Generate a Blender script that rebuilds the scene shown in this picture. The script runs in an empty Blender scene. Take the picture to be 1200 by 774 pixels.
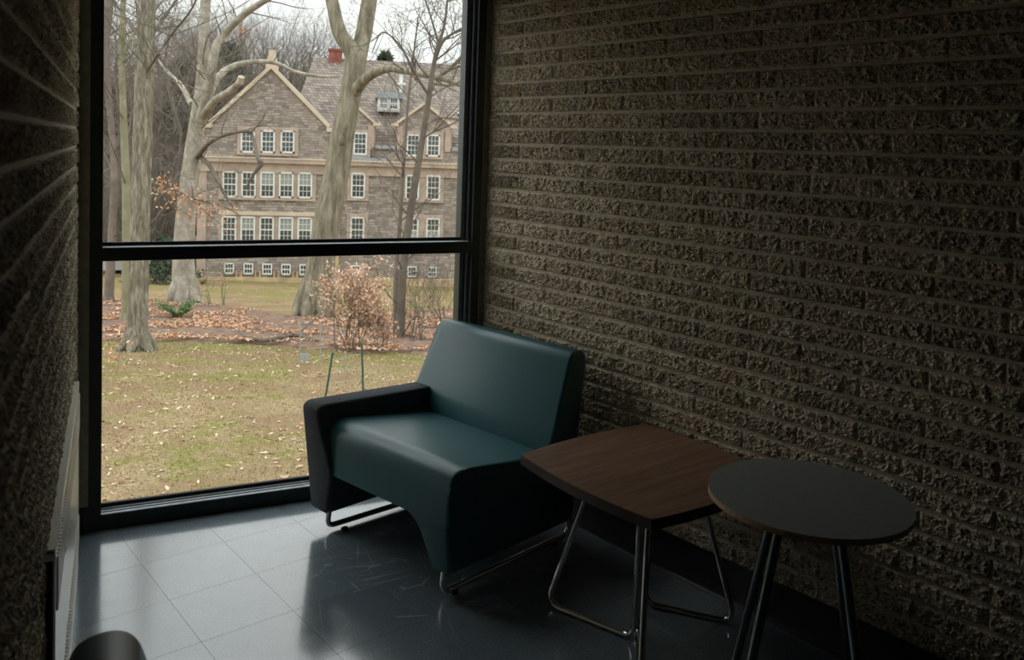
import bpy, bmesh, math, random
from mathutils import Vector, Matrix, noise
from math import sin, cos, tan, pi, radians as RAD

scene = bpy.context.scene
COL = scene.collection

# ---------------------------------------------------------------- camera
CAM = Vector((-1.5814, -3.6561, 1.5677))
YAW, PITCH, ROLL = -0.445126, 0.057343, 0.034687
FPX, CX, CY = 996.32, 607.45, 231.25
_f = Vector((-sin(YAW) * cos(PITCH), cos(YAW) * cos(PITCH), -sin(PITCH)))
_r = Vector((cos(YAW), sin(YAW), 0.0))
_u = _r.cross(_f)
CR = _r * cos(ROLL) + _u * sin(ROLL)
CU = -_r * sin(ROLL) + _u * cos(ROLL)
CF = _f
cam = bpy.data.cameras.new('camera')
cam_o = bpy.data.objects.new('camera', cam)
COL.objects.link(cam_o)
cam.sensor_width = 36.0
cam.lens = FPX * 36.0 / 1200.0
cam.shift_x = (600 - CX) / 1200.0
cam.shift_y = (CY - 387) / 1200.0
cam.clip_start = 0.01
cam.clip_end = 1000
cam.dof.use_dof = True
cam.dof.focus_distance = 5.0
cam.dof.aperture_fstop = 5.6
M = Matrix((CR, CU, -CF)).transposed().to_4x4()
M.translation = CAM
cam_o.matrix_world = M
scene.camera = cam_o

# ---------------------------------------------------------------- world: overcast sky (brighter towards the zenith, soft clouds)
W = bpy.data.worlds.new('overcast_sky')
scene.world = W
W.use_nodes = True
nt = W.node_tree
nt.nodes.clear()
N = nt.nodes.new
out = N('ShaderNodeOutputWorld'); bg = N('ShaderNodeBackground')
tc = N('ShaderNodeTexCoord'); sep = N('ShaderNodeSeparateXYZ')
nt.links.new(tc.outputs['Generated'], sep.inputs[0])
mr = N('ShaderNodeMapRange'); mr.inputs['From Min'].default_value = 0.0; mr.inputs['From Max'].default_value = 1.0
mr.inputs['To Min'].default_value = 1.14; mr.inputs['To Max'].default_value = 3.1
nt.links.new(sep.outputs['Z'], mr.inputs['Value'])
ns = N('ShaderNodeTexNoise'); ns.inputs['Scale'].default_value = 5.0; ns.inputs['Detail'].default_value = 6
mp = N('ShaderNodeMapping'); mp.inputs['Scale'].default_value = (1, 1, 3)
nt.links.new(tc.outputs['Generated'], mp.inputs[0]); nt.links.new(mp.outputs[0], ns.inputs['Vector'])
cr = N('ShaderNodeValToRGB')
cr.color_ramp.elements[0].position = 0.32; cr.color_ramp.elements[0].color = (0.86, 0.89, 0.94, 1)
cr.color_ramp.elements[1].position = 0.62; cr.color_ramp.elements[1].color = (1.0, 1.0, 1.0, 1)
nt.links.new(ns.outputs[0], cr.inputs[0])
nt.links.new(cr.outputs[0], bg.inputs['Color']); nt.links.new(mr.outputs[0], bg.inputs['Strength'])
nt.links.new(bg.outputs[0], out.inputs['Surface'])

# sun behind thin cloud: very wide, so it casts no readable shadows
sun = bpy.data.lights.new('veiled_sun', 'SUN')
sun.energy = 1.0; sun.angle = math.radians(55); sun.color = (1.0, .97, .92)
sun_o = bpy.data.objects.new('veiled_sun', sun); COL.objects.link(sun_o)
_el, _dir = math.radians(33), Vector((-.83, .55, 0)).normalized()
_sd = _dir * cos(_el) + Vector((0, 0, sin(_el)))
sun_o.rotation_euler = _sd.to_track_quat('Z', 'Y').to_euler()
sun_o.location = (-6, 10, 12)

# ---------------------------------------------------------------- exposure
vs = scene.view_settings
scene.display_settings.display_device = 'sRGB'
vs.view_transform = 'Standard'
vs.look = 'None'
vs.exposure = 0.0
vs.gamma = 1.0
vs.use_curve_mapping = False
scene.cycles.use_denoising = True
scene.cycles.max_bounces = 10
scene.cycles.diffuse_bounces = 6
scene.cycles.glossy_bounces = 5
scene.cycles.transparent_max_bounces = 16
scene.cycles.sample_clamp_indirect = 6.0

# ================================================================ helpers
def ray(px, py):
    return CF + CR * ((px - CX) / FPX) - CU * ((py - CY) / FPX)
def at(px, py, z):
    return CAM + ray(px, py) * z
HF = Vector((-sin(YAW), cos(YAW), 0)); HR = Vector((cos(YAW), sin(YAW), 0))

def ground_z(x, y):
    d = (Vector((x, y, 0)) - Vector((CAM.x, CAM.y, 0))).dot(HF)
    if d < 58: z = -.63 - .122 * d
    elif d < 72: z = -.63 - .122 * 58 - .03 * (d - 58)
    else: z = -.63 - .122 * 58 - .42 + .10 * (d - 72)
    return z + .10 * noise.noise(Vector((x * .12, y * .12, 0)))
def ground_hit(px, py):
    r = ray(px, py); t = 4.0
    while t < 300:
        p = CAM + r * t
        if p.z <= ground_z(p.x, p.y): break
        t += .05
    return p

def link(o): COL.objects.link(o); return o
def set_smooth(me, ang=None):
    for p in me.polygons: p.use_smooth = True
    if ang: me.set_sharp_from_angle(angle=RAD(ang))
def mesh_obj(name, verts, faces, mat, parent=None, smooth=False, mats=None, idx=None):
    me = bpy.data.meshes.new(name)
    me.from_pydata([tuple(v) for v in verts], [], faces)
    for m in (mats or [mat]): me.materials.append(m)
    if idx: me.polygons.foreach_set('material_index', idx)
    me.update()
    if smooth: set_smooth(me, None if smooth is True else smooth)
    o = link(bpy.data.objects.new(name, me))
    if parent: o.parent = parent
    return o
def bm_obj(name, bm, mat, parent=None, smooth=None, bevel=0, segs=2):
    if bevel:
        bmesh.ops.bevel(bm, geom=[e for e in bm.edges if e.calc_face_angle(0) > .5], offset=bevel, segments=segs, affect='EDGES', profile=.5)
    bmesh.ops.recalc_face_normals(bm, faces=bm.faces)
    me = bpy.data.meshes.new(name); bm.to_mesh(me); bm.free()
    me.materials.append(mat)
    if smooth: set_smooth(me, smooth)
    o = link(bpy.data.objects.new(name, me))
    if parent: o.parent = parent
    return o
def share(name, me, parent=None, loc=(0, 0, 0), rot=(0, 0, 0), scale=(1, 1, 1)):
    o = link(bpy.data.objects.new(name, me))
    o.location = loc; o.rotation_euler = rot; o.scale = scale
    if parent: o.parent = parent
    return o
def empty(name, loc=(0, 0, 0), rz=0.0, parent=None):
    o = link(bpy.data.objects.new(name, None))
    o.location = loc; o.rotation_euler = (0, 0, rz); o.empty_display_size = .1
    if parent: o.parent = parent
    return o
def tag(o, label=None, cat=None, group=None, kind=None):
    if label: o['label'] = label
    if cat: o['category'] = cat
    if group: o['group'] = group
    if kind: o['kind'] = kind
    return o
def box(bm, x0, x1, y0, y1, z0, z1, M4=None):
    vs_ = [bm.verts.new(p) for p in ((x0, y0, z0), (x1, y0, z0), (x1, y1, z0), (x0, y1, z0), (x0, y0, z1), (x1, y0, z1), (x1, y1, z1), (x0, y1, z1))]
    if M4:
        for v in vs_: v.co = M4 @ v.co
    for f in ((0, 3, 2, 1), (4, 5, 6, 7), (0, 1, 5, 4), (1, 2, 6, 5), (2, 3, 7, 6), (3, 0, 4, 7)):
        bm.faces.new([vs_[i] for i in f])
def boxes(name, lst, mat, parent=None, bevel=0, M4=None, smooth=None):
    bm = bmesh.new()
    for b in lst: box(bm, *b, M4)
    return bm_obj(name, bm, mat, parent, smooth, bevel)
def prism(bm, pts, h0, h1, plane='xy', M4=None):
    """extrude polygon pts; plane xy -> along z, xz -> along y, yz -> along x"""
    def P(a, b, h): return {'xy': (a, b, h), 'xz': (a, h, b), 'yz': (h, a, b)}[plane]
    A = [bm.verts.new(P(a, b, h0)) for a, b in pts]; B = [bm.verts.new(P(a, b, h1)) for a, b in pts]
    if M4:
        for v in A + B: v.co = M4 @ v.co
    bm.faces.new(A); bm.faces.new(B[::-1])
    n = len(pts)
    for i in range(n): bm.faces.new((A[i], B[i], B[(i + 1) % n], A[(i + 1) % n]))

class Tubes:
    def __init__(s): s.v = []; s.f = []
    def tube(s, pts, rad, sides=6, closed=True, cap=True):
        n = len(pts); base = len(s.v)
        up = None
        for i, p in enumerate(pts):
            if i == 0: t = pts[1] - pts[0]
            elif i == n - 1: t = pts[-1] - pts[-2]
            else: t = (pts[i + 1] - pts[i]).normalized() + (pts[i] - pts[i - 1]).normalized()
            t = t.normalized() if t.length > 1e-9 else Vector((0, 0, 1))
            if up is None:
                a = Vector((0, 0, 1)) if abs(t.z) < .9 else Vector((1, 0, 0))
                up = t.cross(a).normalized()
            else:
                up = (up - t * up.dot(t))
                up = up.normalized() if up.length > 1e-6 else t.orthogonal().normalized()
            b = t.cross(up)
            r = rad[i] if isinstance(rad, (list, tuple)) else rad
            for k in range(sides):
                an = 2 * pi * k / sides
                s.v.append(p + up * (cos(an) * r) + b * (sin(an) * r))
        for i in range(n - 1):
            for k in range(sides):
                a = base + i * sides + k; b2 = base + i * sides + (k + 1) % sides
                s.f.append((a, b2, b2 + sides, a + sides))
        if cap:
            s.f.append(tuple(base + k for k in range(sides))[::-1])
            s.f.append(tuple(base + (n - 1) * sides + k for k in range(sides)))
    def obj(s, name, mat, parent=None, smooth=True):
        return mesh_obj(name, s.v, s.f, mat, parent, 50 if smooth else False)
def fillet(pts, r, seg=6):
    out_ = [pts[0]]
    for i in range(1, len(pts) - 1):
        a, b, c = pts[i - 1], pts[i], pts[i + 1]
        d1 = (a - b).normalized(); d2 = (c - b).normalized()
        ang = d1.angle(d2)
        L_ = min(r / tan(ang / 2), (a - b).length * .48, (c - b).length * .48)
        s0 = b + d1 * L_; s1 = b + d2 * L_
        for k in range(seg + 1):
            t = k / seg
            out_.append(s0 * (1 - t) ** 2 + b * 2 * t * (1 - t) + s1 * t * t)
    out_.append(pts[-1])
    return out_

# ---------------------------------------------------------------- materials
class Mt:
    def __init__(s, name, color=(.5, .5, .5), rough=.6, metal=0.0, spec=.5, coat=0.0):
        s.m = bpy.data.materials.new(name); s.m.use_nodes = True
        s.nt = s.m.node_tree; s.b = s.nt.nodes['Principled BSDF']
        s.b.inputs['Base Color'].default_value = (*color, 1)
        s.b.inputs['Roughness'].default_value = rough
        s.b.inputs['Metallic'].default_value = metal
        s.b.inputs['Specular IOR Level'].default_value = spec
        s.b.inputs['Coat Weight'].default_value = coat
        s.tc = s.nt.nodes.new('ShaderNodeTexCoord')
    def n(s, t, **k):
        nd = s.nt.nodes.new(t)
        for a, v in k.items():
            if a in nd.inputs: nd.inputs[a].default_value = v
            else: setattr(nd, a, v)
        return nd
    def l(s, a, b): s.nt.links.new(a, b)
    def coord(s, scale=(1, 1, 1), rot=(0, 0, 0), kind='Object', loc=(0, 0, 0)):
        mp = s.n('ShaderNodeMapping'); mp.inputs['Scale'].default_value = scale; mp.inputs['Rotation'].default_value = rot; mp.inputs['Location'].default_value = loc
        s.l(s.tc.outputs[kind], mp.inputs[0]); return mp.outputs[0]
    def noise(s, scale, detail=4, rough=.55, vec=None, dist=0.0):
        nd = s.n('ShaderNodeTexNoise'); nd.inputs['Scale'].default_value = scale; nd.inputs['Detail'].default_value = detail
        nd.inputs['Roughness'].default_value = rough; nd.inputs['Distortion'].default_value = dist
        s.l(vec if vec is not None else s.tc.outputs['Object'], nd.inputs['Vector']); return nd.outputs[0]
    def ramp(s, src, stops):
        r = s.n('ShaderNodeValToRGB'); e = r.color_ramp.elements
        while len(e) < len(stops): e.new(.5)
        for i, (p, c) in enumerate(stops):
            e[i].position = p; e[i].color = (*c, 1) if len(c) == 3 else c
        s.l(src, r.inputs[0]); return r.outputs[0]
    def mix(s, fac, a, b, mode='MIX'):
        m = s.n('ShaderNodeMix'); m.data_type = 'RGBA'; m.blend_type = mode
        for i, v in ((0, fac), (6, a), (7, b)):
            if hasattr(v, 'links') or hasattr(v, 'node'): s.l(v, m.inputs[i])
            else: m.inputs[i].default_value = v if i == 0 else (*v, 1)
        return m.outputs[2]
    def color(s, o): s.l(o, s.b.inputs['Base Color']); return s
    def rough(s, o): s.l(o, s.b.inputs['Roughness']); return s
    def bump(s, h, strength=.5, dist=.01):
        b = s.n('ShaderNodeBump'); b.inputs['Strength'].default_value = strength; b.inputs['Distance'].default_value = dist
        s.l(h, b.inputs['Height']); s.l(b.outputs[0], s.b.inputs['Normal']); return s
def G(v): return (v, v, v)

def m_block():
    t = Mt('split_face_concrete', rough=.95, spec=.2)
    oi = t.n('ShaderNodeObjectInfo')
    add = t.n('ShaderNodeVectorMath', operation='ADD')
    t.l(t.tc.outputs['Object'], add.inputs[0])
    sc = t.n('ShaderNodeVectorMath', operation='SCALE'); sc.inputs['Scale'].default_value = 1.0
    t.l(oi.outputs['Location'], add.inputs[1])
    v = add.outputs[0]
    n1 = t.noise(120, 4, .75, v); n2 = t.noise(9, 3, .5, v)
    vo = t.n('ShaderNodeTexVoronoi'); vo.inputs['Scale'].default_value = 150; t.l(v, vo.inputs['Vector'])
    c = t.ramp(n1, [(.30, (.085, .070, .047)), (.44, (.40, .345, .255)), (.62, (.68, .60, .465))])
    c = t.mix(t.ramp(n2, [(.35, G(0)), (.7, G(.45))]), c, (.36, .29, .20), 'MIX')
    # pale and dark aggregate grains
    g = t.ramp(vo.outputs['Color'], [(.10, G(1)), (.20, G(0))])
    c = t.mix(g, c, (.08, .072, .055))
    rr = t.ramp(oi.outputs['Random'], [(0, G(.80)), (1, G(1.14))])
    c = t.mix(1.0, c, rr, 'MULTIPLY')
    t.color(c)
    h = t.n('ShaderNodeMath', operation='ADD'); t.l(n1, h.inputs[0]); t.l(vo.outputs['Distance'], h.inputs[1])
    t.bump(h.outputs[0], .8, .003)
    return t.m
def m_simple(name, c, rough=.6, metal=0, spec=.5, nscale=0, var=.15, bump=0, coat=0, bdist=.003):
    t = Mt(name, c, rough, metal, spec, coat)
    if nscale:
        n1 = t.noise(nscale, 5)
        a = tuple(x * (1 - var) for x in c); b = tuple(min(1, x * (1 + var)) for x in c)
        t.color(t.ramp(n1, [(.3, a), (.7, b)]))
        if bump: t.bump(n1, bump, bdist)
    return t.m
MB = {}
MB['block'] = m_block()
MB['mortar'] = m_simple('mortar', (.43, .385, .295), .95, spec=.2, nscale=60, var=.18, bump=.5)
MB['caulk'] = m_simple('grey_mortar_fill', (.34, .33, .26), .9, nscale=25, var=.2, bump=.3)
MB['frame'] = m_simple('black_green_aluminium', (.008, .016, .015), .38, spec=.5, nscale=8, var=.3)
MB['frame_lit'] = m_simple('lit_aluminium_ledge', (.30, .32, .35), .45, metal=.3, nscale=30, var=.25)  # paler copy of the frame metal, painting in the daylight on its ledges
MB['gasket'] = m_simple('rubber_gasket', (.01, .01, .012), .7, nscale=20)
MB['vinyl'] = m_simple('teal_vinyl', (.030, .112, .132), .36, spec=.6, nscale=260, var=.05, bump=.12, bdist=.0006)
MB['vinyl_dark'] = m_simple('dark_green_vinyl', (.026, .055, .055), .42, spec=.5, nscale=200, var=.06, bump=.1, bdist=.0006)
MB['chrome'] = m_simple('chrome', (.62, .62, .60), .12, metal=1.0, nscale=40, var=.08)
MB['steel'] = m_simple('brushed_steel_tube', (.17, .21, .21), .28, metal=1.0, nscale=60, var=.15)
MB['rubber'] = m_simple('black_rubber', (.012, .012, .012), .6, nscale=30)
MB['base'] = m_simple('black_vinyl_cove_base', (.008, .010, .010), .35, nscale=6, var=.3)
MB['ceil'] = m_simple('ceiling_board', (.16, .16, .15), .9, nscale=30, var=.05)
MB['plaster'] = m_simple('dark_plaster', (.05, .05, .045), .9, nscale=10, var=.1)
MB['enamel'] = m_simple('cream_enamel', (.72, .70, .62), .22, spec=.6, nscale=14, var=.04)
MB['slat'] = m_simple('pale_enamel_slat', (.75, .74, .69), .35, nscale=20, var=.05)
MB['black'] = m_simple('matt_black', (.010, .010, .010), .8, nscale=20)
MB['laminate'] = m_simple('dark_grey_laminate', (.235, .258, .245), .45, nscale=140, var=.10, bump=.05, bdist=.0005)
MB['ply'] = m_simple('pale_plywood_edge', (.42, .27, .15), .5, nscale=60, var=.2)

def m_weave():
    t = Mt('charcoal_woven_fabric', rough=.9, spec=.2)
    v = t.coord((260, 900, 900)); n1 = t.noise(1.0, 3, .6, v)
    n2 = t.noise(30, 3)
    c = t.ramp(n1, [(.35, (.028, .030, .036)), (.65, (.11, .12, .135))])
    t.color(c); t.bump(n1, .6, .0012); return t.m
MB['weave'] = m_weave()
def m_wood():
    t = Mt('walnut_laminate', rough=.40, spec=.45)
    v = t.coord((2.2, 34, 34)); n1 = t.noise(1.6, 8, .62, v, .6)
    v2 = t.coord((1, 9, 9)); n2 = t.noise(1.3, 3, .5, v2)
    c = t.ramp(n1, [(.30, (.12, .062, .038)), (.50, (.215, .120, .077)), (.72, (.32, .19, .128))])
    c = t.mix(t.ramp(n2, [(.4, G(0)), (.75, G(.45))]), c, (.145, .08, .05))
    t.color(c); t.bump(n1, .15, .0008); return t.m
MB['wood'] = m_wood()
MB['wood_edge'] = m_simple('dark_walnut_edge', (.040, .022, .016), .45, nscale=30, var=.2)
def m_tile():
    t = Mt('blue_grey_vinyl_tile', rough=.2, spec=1.0, coat=.8); t.b.inputs['Coat Roughness'].default_value = .10; t.b.inputs['Coat IOR'].default_value = 1.6
    n1 = t.noise(180, 3, .6); n2 = t.noise(14, 4, .6); n3 = t.noise(2.2, 3)
    oi = t.n('ShaderNodeObjectInfo')
    c = t.ramp(n1, [(.30, (.085, .115, .138)), (.5, (.145, .185, .216)), (.72, (.24, .28, .315))])
    c = t.mix(t.ramp(n2, [(.4, G(0)), (.7, G(.35))]), c, (.12, .145, .155))
    c = t.mix(1.0, c, t.ramp(oi.outputs['Random'], [(0, G(.88)), (1, G(1.10))]), 'MULTIPLY')
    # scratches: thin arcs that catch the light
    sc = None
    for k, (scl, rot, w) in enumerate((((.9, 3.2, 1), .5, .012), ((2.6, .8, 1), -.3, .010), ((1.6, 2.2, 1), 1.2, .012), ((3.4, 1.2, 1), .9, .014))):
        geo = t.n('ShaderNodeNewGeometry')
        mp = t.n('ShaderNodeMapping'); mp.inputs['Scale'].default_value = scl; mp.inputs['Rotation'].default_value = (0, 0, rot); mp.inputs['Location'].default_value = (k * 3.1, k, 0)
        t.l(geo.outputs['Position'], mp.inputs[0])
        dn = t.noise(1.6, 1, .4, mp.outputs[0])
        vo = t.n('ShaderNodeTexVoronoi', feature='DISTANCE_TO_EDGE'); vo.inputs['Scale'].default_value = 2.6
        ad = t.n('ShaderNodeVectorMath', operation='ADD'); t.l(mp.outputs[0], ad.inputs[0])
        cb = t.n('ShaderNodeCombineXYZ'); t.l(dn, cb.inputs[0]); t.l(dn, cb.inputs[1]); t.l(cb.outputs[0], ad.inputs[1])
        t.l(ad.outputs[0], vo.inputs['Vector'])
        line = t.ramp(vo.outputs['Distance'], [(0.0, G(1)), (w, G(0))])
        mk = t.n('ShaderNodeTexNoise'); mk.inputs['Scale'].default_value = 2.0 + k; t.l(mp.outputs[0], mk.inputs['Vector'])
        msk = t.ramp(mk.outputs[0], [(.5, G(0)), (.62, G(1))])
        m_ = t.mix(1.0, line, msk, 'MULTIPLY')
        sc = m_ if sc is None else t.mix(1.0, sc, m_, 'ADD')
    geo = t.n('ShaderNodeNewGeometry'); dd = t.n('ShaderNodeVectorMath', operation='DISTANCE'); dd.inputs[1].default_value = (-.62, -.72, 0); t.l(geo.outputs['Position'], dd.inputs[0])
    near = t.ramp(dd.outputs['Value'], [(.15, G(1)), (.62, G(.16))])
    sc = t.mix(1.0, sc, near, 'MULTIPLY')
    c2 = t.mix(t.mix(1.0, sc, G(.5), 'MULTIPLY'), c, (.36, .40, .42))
    t.color(c2)
    rr = t.ramp(n2, [(.3, G(.14)), (.7, G(.24))])
    rr = t.mix(t.mix(1.0, sc, G(.8), 'MULTIPLY'), rr, G(.5))
    t.rough(rr)
    t.bump(n3, .05, .01)
    return t.m
MB['tile'] = m_tile()
MB['subfloor'] = m_simple('dark_tile_joint', (.02, .025, .03), .8, nscale=20)

def m_glass():
    m = bpy.data.materials.new('window_glass'); m.use_nodes = True; t = m.node_tree; t.nodes.clear()
    o = t.nodes.new('ShaderNodeOutputMaterial'); tr = t.nodes.new('ShaderNodeBsdfTransparent'); gl = t.nodes.new('ShaderNodeBsdfGlossy')
    lw = t.nodes.new('ShaderNodeLayerWeight'); lw.inputs['Blend'].default_value = .5; pw = t.nodes.new('ShaderNodeMath'); pw.operation = 'POWER'; pw.inputs[1].default_value = 5.0; fr = t.nodes.new('ShaderNodeMath'); fr.operation = 'MULTIPLY_ADD'; fr.inputs[1].default_value = .95; fr.inputs[2].default_value = .035; t.links.new(lw.outputs['Facing'], pw.inputs[0]); t.links.new(pw.outputs[0], fr.inputs[0]); mx = t.nodes.new('ShaderNodeMixShader')
    gl.inputs['Roughness'].default_value = 0.0; tr.inputs['Color'].default_value = (.95, .97, .95, 1)
    t.links.new(fr.outputs[0], mx.inputs[0]); t.links.new(tr.outputs[0], mx.inputs[1]); t.links.new(gl.outputs[0], mx.inputs[2]); t.links.new(mx.outputs[0], o.inputs[0])
    return m
MB['glass'] = m_glass()

# exterior materials
def m_lawn():
    t = Mt('late_autumn_lawn', rough=1.0, spec=.1)
    n1 = t.noise(.35, 4, .6); n2 = t.noise(3.0, 5, .65); n3 = t.noise(22, 4, .7); n4 = t.noise(75, 2, .6)
    green = t.ramp(n3, [(.3, (.125, .135, .030)), (.7, (.31, .31, .085))])
    straw = t.ramp(n3, [(.28, (.15, .10, .055)), (.48, (.34, .255, .14)), (.72, (.56, .44, .26))])
    f = t.n('ShaderNodeMath', operation='ADD'); t.l(n1, f.inputs[0]); 
    h2 = t.n('ShaderNodeMath', operation='MULTIPLY'); h2.inputs[1].default_value = .8; h2.name = 'm'; t.l(n2, h2.inputs[0]); t.l(h2.outputs[0], f.inputs[1])
    # mossy strip just before the leaf bed (depth along the slope)
    geo = t.n('ShaderNodeNewGeometry'); dt = t.n('ShaderNodeVectorMath', operation='DOT_PRODUCT'); dt.inputs[1].default_value = tuple(HF)
    t.l(geo.outputs['Position'], dt.inputs[0])
    d0 = CAM.dot(HF)
    mr = t.n('ShaderNodeMapRange'); mr.inputs['From Min'].default_value = d0; mr.inputs['From Max'].default_value = d0 + 80; t.l(dt.outputs['Value'], mr.inputs['Value'])
    st = t.ramp(mr.outputs[0], [(.10, G(0)), (.165, G(.0)), (.21, G(.20)), (.25, G(.22)), (.27, G(0)), (.38, G(.02)), (.50, G(.10))])
    f2 = t.n('ShaderNodeMath', operation='ADD'); t.l(f.outputs[0], f2.inputs[0]); t.l(st, f2.inputs[1])
    fac = t.ramp(f2.outputs[0], [(.90, G(0)), (1.14, G(.8))])
    c = t.mix(fac, straw, green)
    c = t.mix(t.ramp(n4, [(.35, G(.6)), (.55, G(0))]), c, (.11, .075, .042))
    n5 = t.noise(.9, 3, .6); c = t.mix(t.ramp(n5, [(.44, G(0)), (.60, G(.75))]), c, (.25, .165, .10))
    t.color(c); t.bump(n3, .9, .05); return t.m
def m_multi(name, stops, scale, rough=.95, bump=.6, bd=.02, vecscale=None):
    t = Mt(name, rough=rough, spec=.15)
    n1 = t.noise(scale, 6, .65, t.coord(vecscale) if vecscale else None)
    t.color(t.ramp(n1, stops)); t.bump(n1, bump, bd); return t.m
MX = {}
MX['lawn'] = m_lawn()
MX['mulch'] = m_multi('leaf_mould', [(.3, (.09, .055, .042)), (.5, (.19, .125, .095)), (.7, (.33, .22, .15))], 5)
MX['bark_oak'] = m_multi('grey_furrowed_bark', [(.3, (.09, .078, .055)), (.5, (.225, .20, .15)), (.70, (.42, .39, .32))], 4.0, vecscale=(5, 5, .9), bump=1, bd=.04)
MX['bark_beech'] = m_multi('smooth_beech_bark', [(.3, (.20, .17, .135)), (.5, (.36, .325, .27)), (.68, (.54, .50, .43))], 2.6, vecscale=(1, 1, .8), bump=.3)
MX['bark_big'] = m_multi('greenish_grey_bark', [(.3, (.105, .092, .065)), (.5, (.225, .20, .145)), (.70, (.38, .345, .265))], 3.0, vecscale=(2.2, 2.2, .45), bump=.5)
MX['bark_thin'] = m_multi('mossy_bark', [(.3, (.19, .175, .11)), (.7, (.33, .31, .21))], 2)
MX['bark_far'] = m_multi('distant_bark', [(.3, (.145, .12, .10)), (.7, (.27, .235, .20))], .5)
MX['bark_pink'] = m_multi('reddish_grey_bark', [(.3, (.15, .12, .10)), (.7, (.26, .215, .185))], 2)
MX['twig'] = m_multi('bare_twigs', [(.3, (.10, .082, .066)), (.7, (.21, .18, .15))], 2)
for nm, c in (('leaf_rust', (.42, .22, .12)), ('leaf_tan', (.52, .36, .23)), ('leaf_pale', (.64, .50, .38)), ('leaf_brown', (.26, .13, .08)), ('leaf_orange', (.68, .33, .17)), ('leaf_pink', (.60, .39, .31))):
    MX[nm] = m_simple(nm, c, .8, spec=.2, nscale=6, var=.25)
MX['fern'] = m_simple('fern_green', (.13, .20, .075), .7, nscale=5, var=.4)
MX['evergreen'] = m_simple('dark_evergreen', (.055, .085, .05), .8, nscale=1.5, var=.5)
MX['evergrey'] = m_simple('grey_green_needles', (.10, .13, .10), .8, nscale=1.5, var=.5)
MX['white'] = m_simple('white_paint', (.72, .73, .70), .5, nscale=3, var=.06)
MX['pane'] = m_simple('dark_window_pane', (.085, .095, .095), .08, spec=.7, nscale=.9, var=.5)  # base colour lightened to paint in the grey reflection on the panes
MX['pane_pale'] = m_simple('pane_with_pale_blind', (.32, .34, .32), .25, spec=.6, nscale=1, var=.15)
MX['trimstone'] = m_simple('tan_trim_stone', (.44, .345, .28), .85, nscale=1.2, var=.2, bump=.2)
MX['copestone'] = m_simple('cream_coping_stone', (.60, .50, .39), .8, nscale=1.2, var=.15)
MX['footing'] = m_simple('ochre_footing', (.50, .38, .22), .9, nscale=1.5, var=.25)
MX['redbrick'] = m_simple('red_chimney_brick', (.26, .085, .065), .9, nscale=4, var=.35)
MX['lead'] = m_simple('grey_lead_flashing', (.30, .33, .36), .6, nscale=2, var=.15)
MX['pipe'] = m_simple('brown_gutter', (.16, .12, .10), .6, nscale=2)
MX['wood_cut'] = m_simple('pale_cut_wood', (.55, .47, .36), .8, nscale=2, var=.2)
MX['green_post'] = m_simple('green_painted_steel', (.015, .075, .045), .5, nscale=5)
MX['wire'] = m_simple('grey_wire', (.30, .30, .28), .6, nscale=5)
MX['plaque'] = m_simple('grey_plaque', (.32, .34, .38), .5, nscale=5)
MX['carwhite'] = m_simple('white_car_paint', (.72, .74, .76), .3, nscale=1, var=.03)
MX['carglass'] = m_simple('dark_car_glass', (.03, .04, .05), .1, nscale=1)
MX['asphalt'] = m_simple('asphalt', (.20, .19, .18), .95, nscale=3, var=.15)
MX['shedroof'] = m_simple('pale_grey_shingle', (.30, .26, .235), .9, nscale=1.5, var=.15)
def m_stone():
    t = Mt('coursed_schist', rough=.95, spec=.15)
    v = t.coord((1, 1, 1))
    br = t.n('ShaderNodeTexBrick'); br.inputs['Scale'].default_value = 1.0; br.inputs['Brick Width'].default_value = .40; br.inputs['Row Height'].default_value = .145
    br.inputs['Mortar Size'].default_value = .016; br.inputs['Color1'].default_value = (.44, .375, .33, 1); br.inputs['Color2'].default_value = (.15, .125, .115, 1)
    br.inputs['Mortar'].default_value = (.16, .14, .125, 1); br.inputs['Bias'].default_value = -.1; br.squash = .7; br.squash_frequency = 3; br.offset = .37
    dn = t.noise(1.3, 3, .6)
    ad = t.n('ShaderNodeVectorMath', operation='MULTIPLY_ADD')
    cb = t.n('ShaderNodeCombineXYZ'); t.l(dn, cb.inputs[0]); t.l(dn, cb.inputs[2])
    t.l(cb.outputs[0], ad.inputs[0]); ad.inputs[1].default_value = (.5, 0, .22); t.l(v, ad.inputs[2])
    sp = t.n('ShaderNodeSeparateXYZ'); t.l(ad.outputs[0], sp.inputs[0]); c2 = t.n('ShaderNodeCombineXYZ')
    t.l(sp.outputs[0], c2.inputs[0]); t.l(sp.outputs[2], c2.inputs[1]); t.l(c2.outputs[0], br.inputs['Vector'])
    n1 = t.noise(2.2, 5, .6); n2 = t.noise(.35, 3)
    c = t.mix(t.ramp(n1, [(.35, G(0)), (.7, G(.4))]), br.outputs[0], (.42, .37, .32))
    c = t.mix(t.ramp(n2, [(.4, G(0)), (.7, G(.45))]), c, (.24, .20, .165))
    t.color(c); t.bump(br.outputs['Fac'], -.5, .05); return t.m
MX['stone'] = m_stone()
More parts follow.
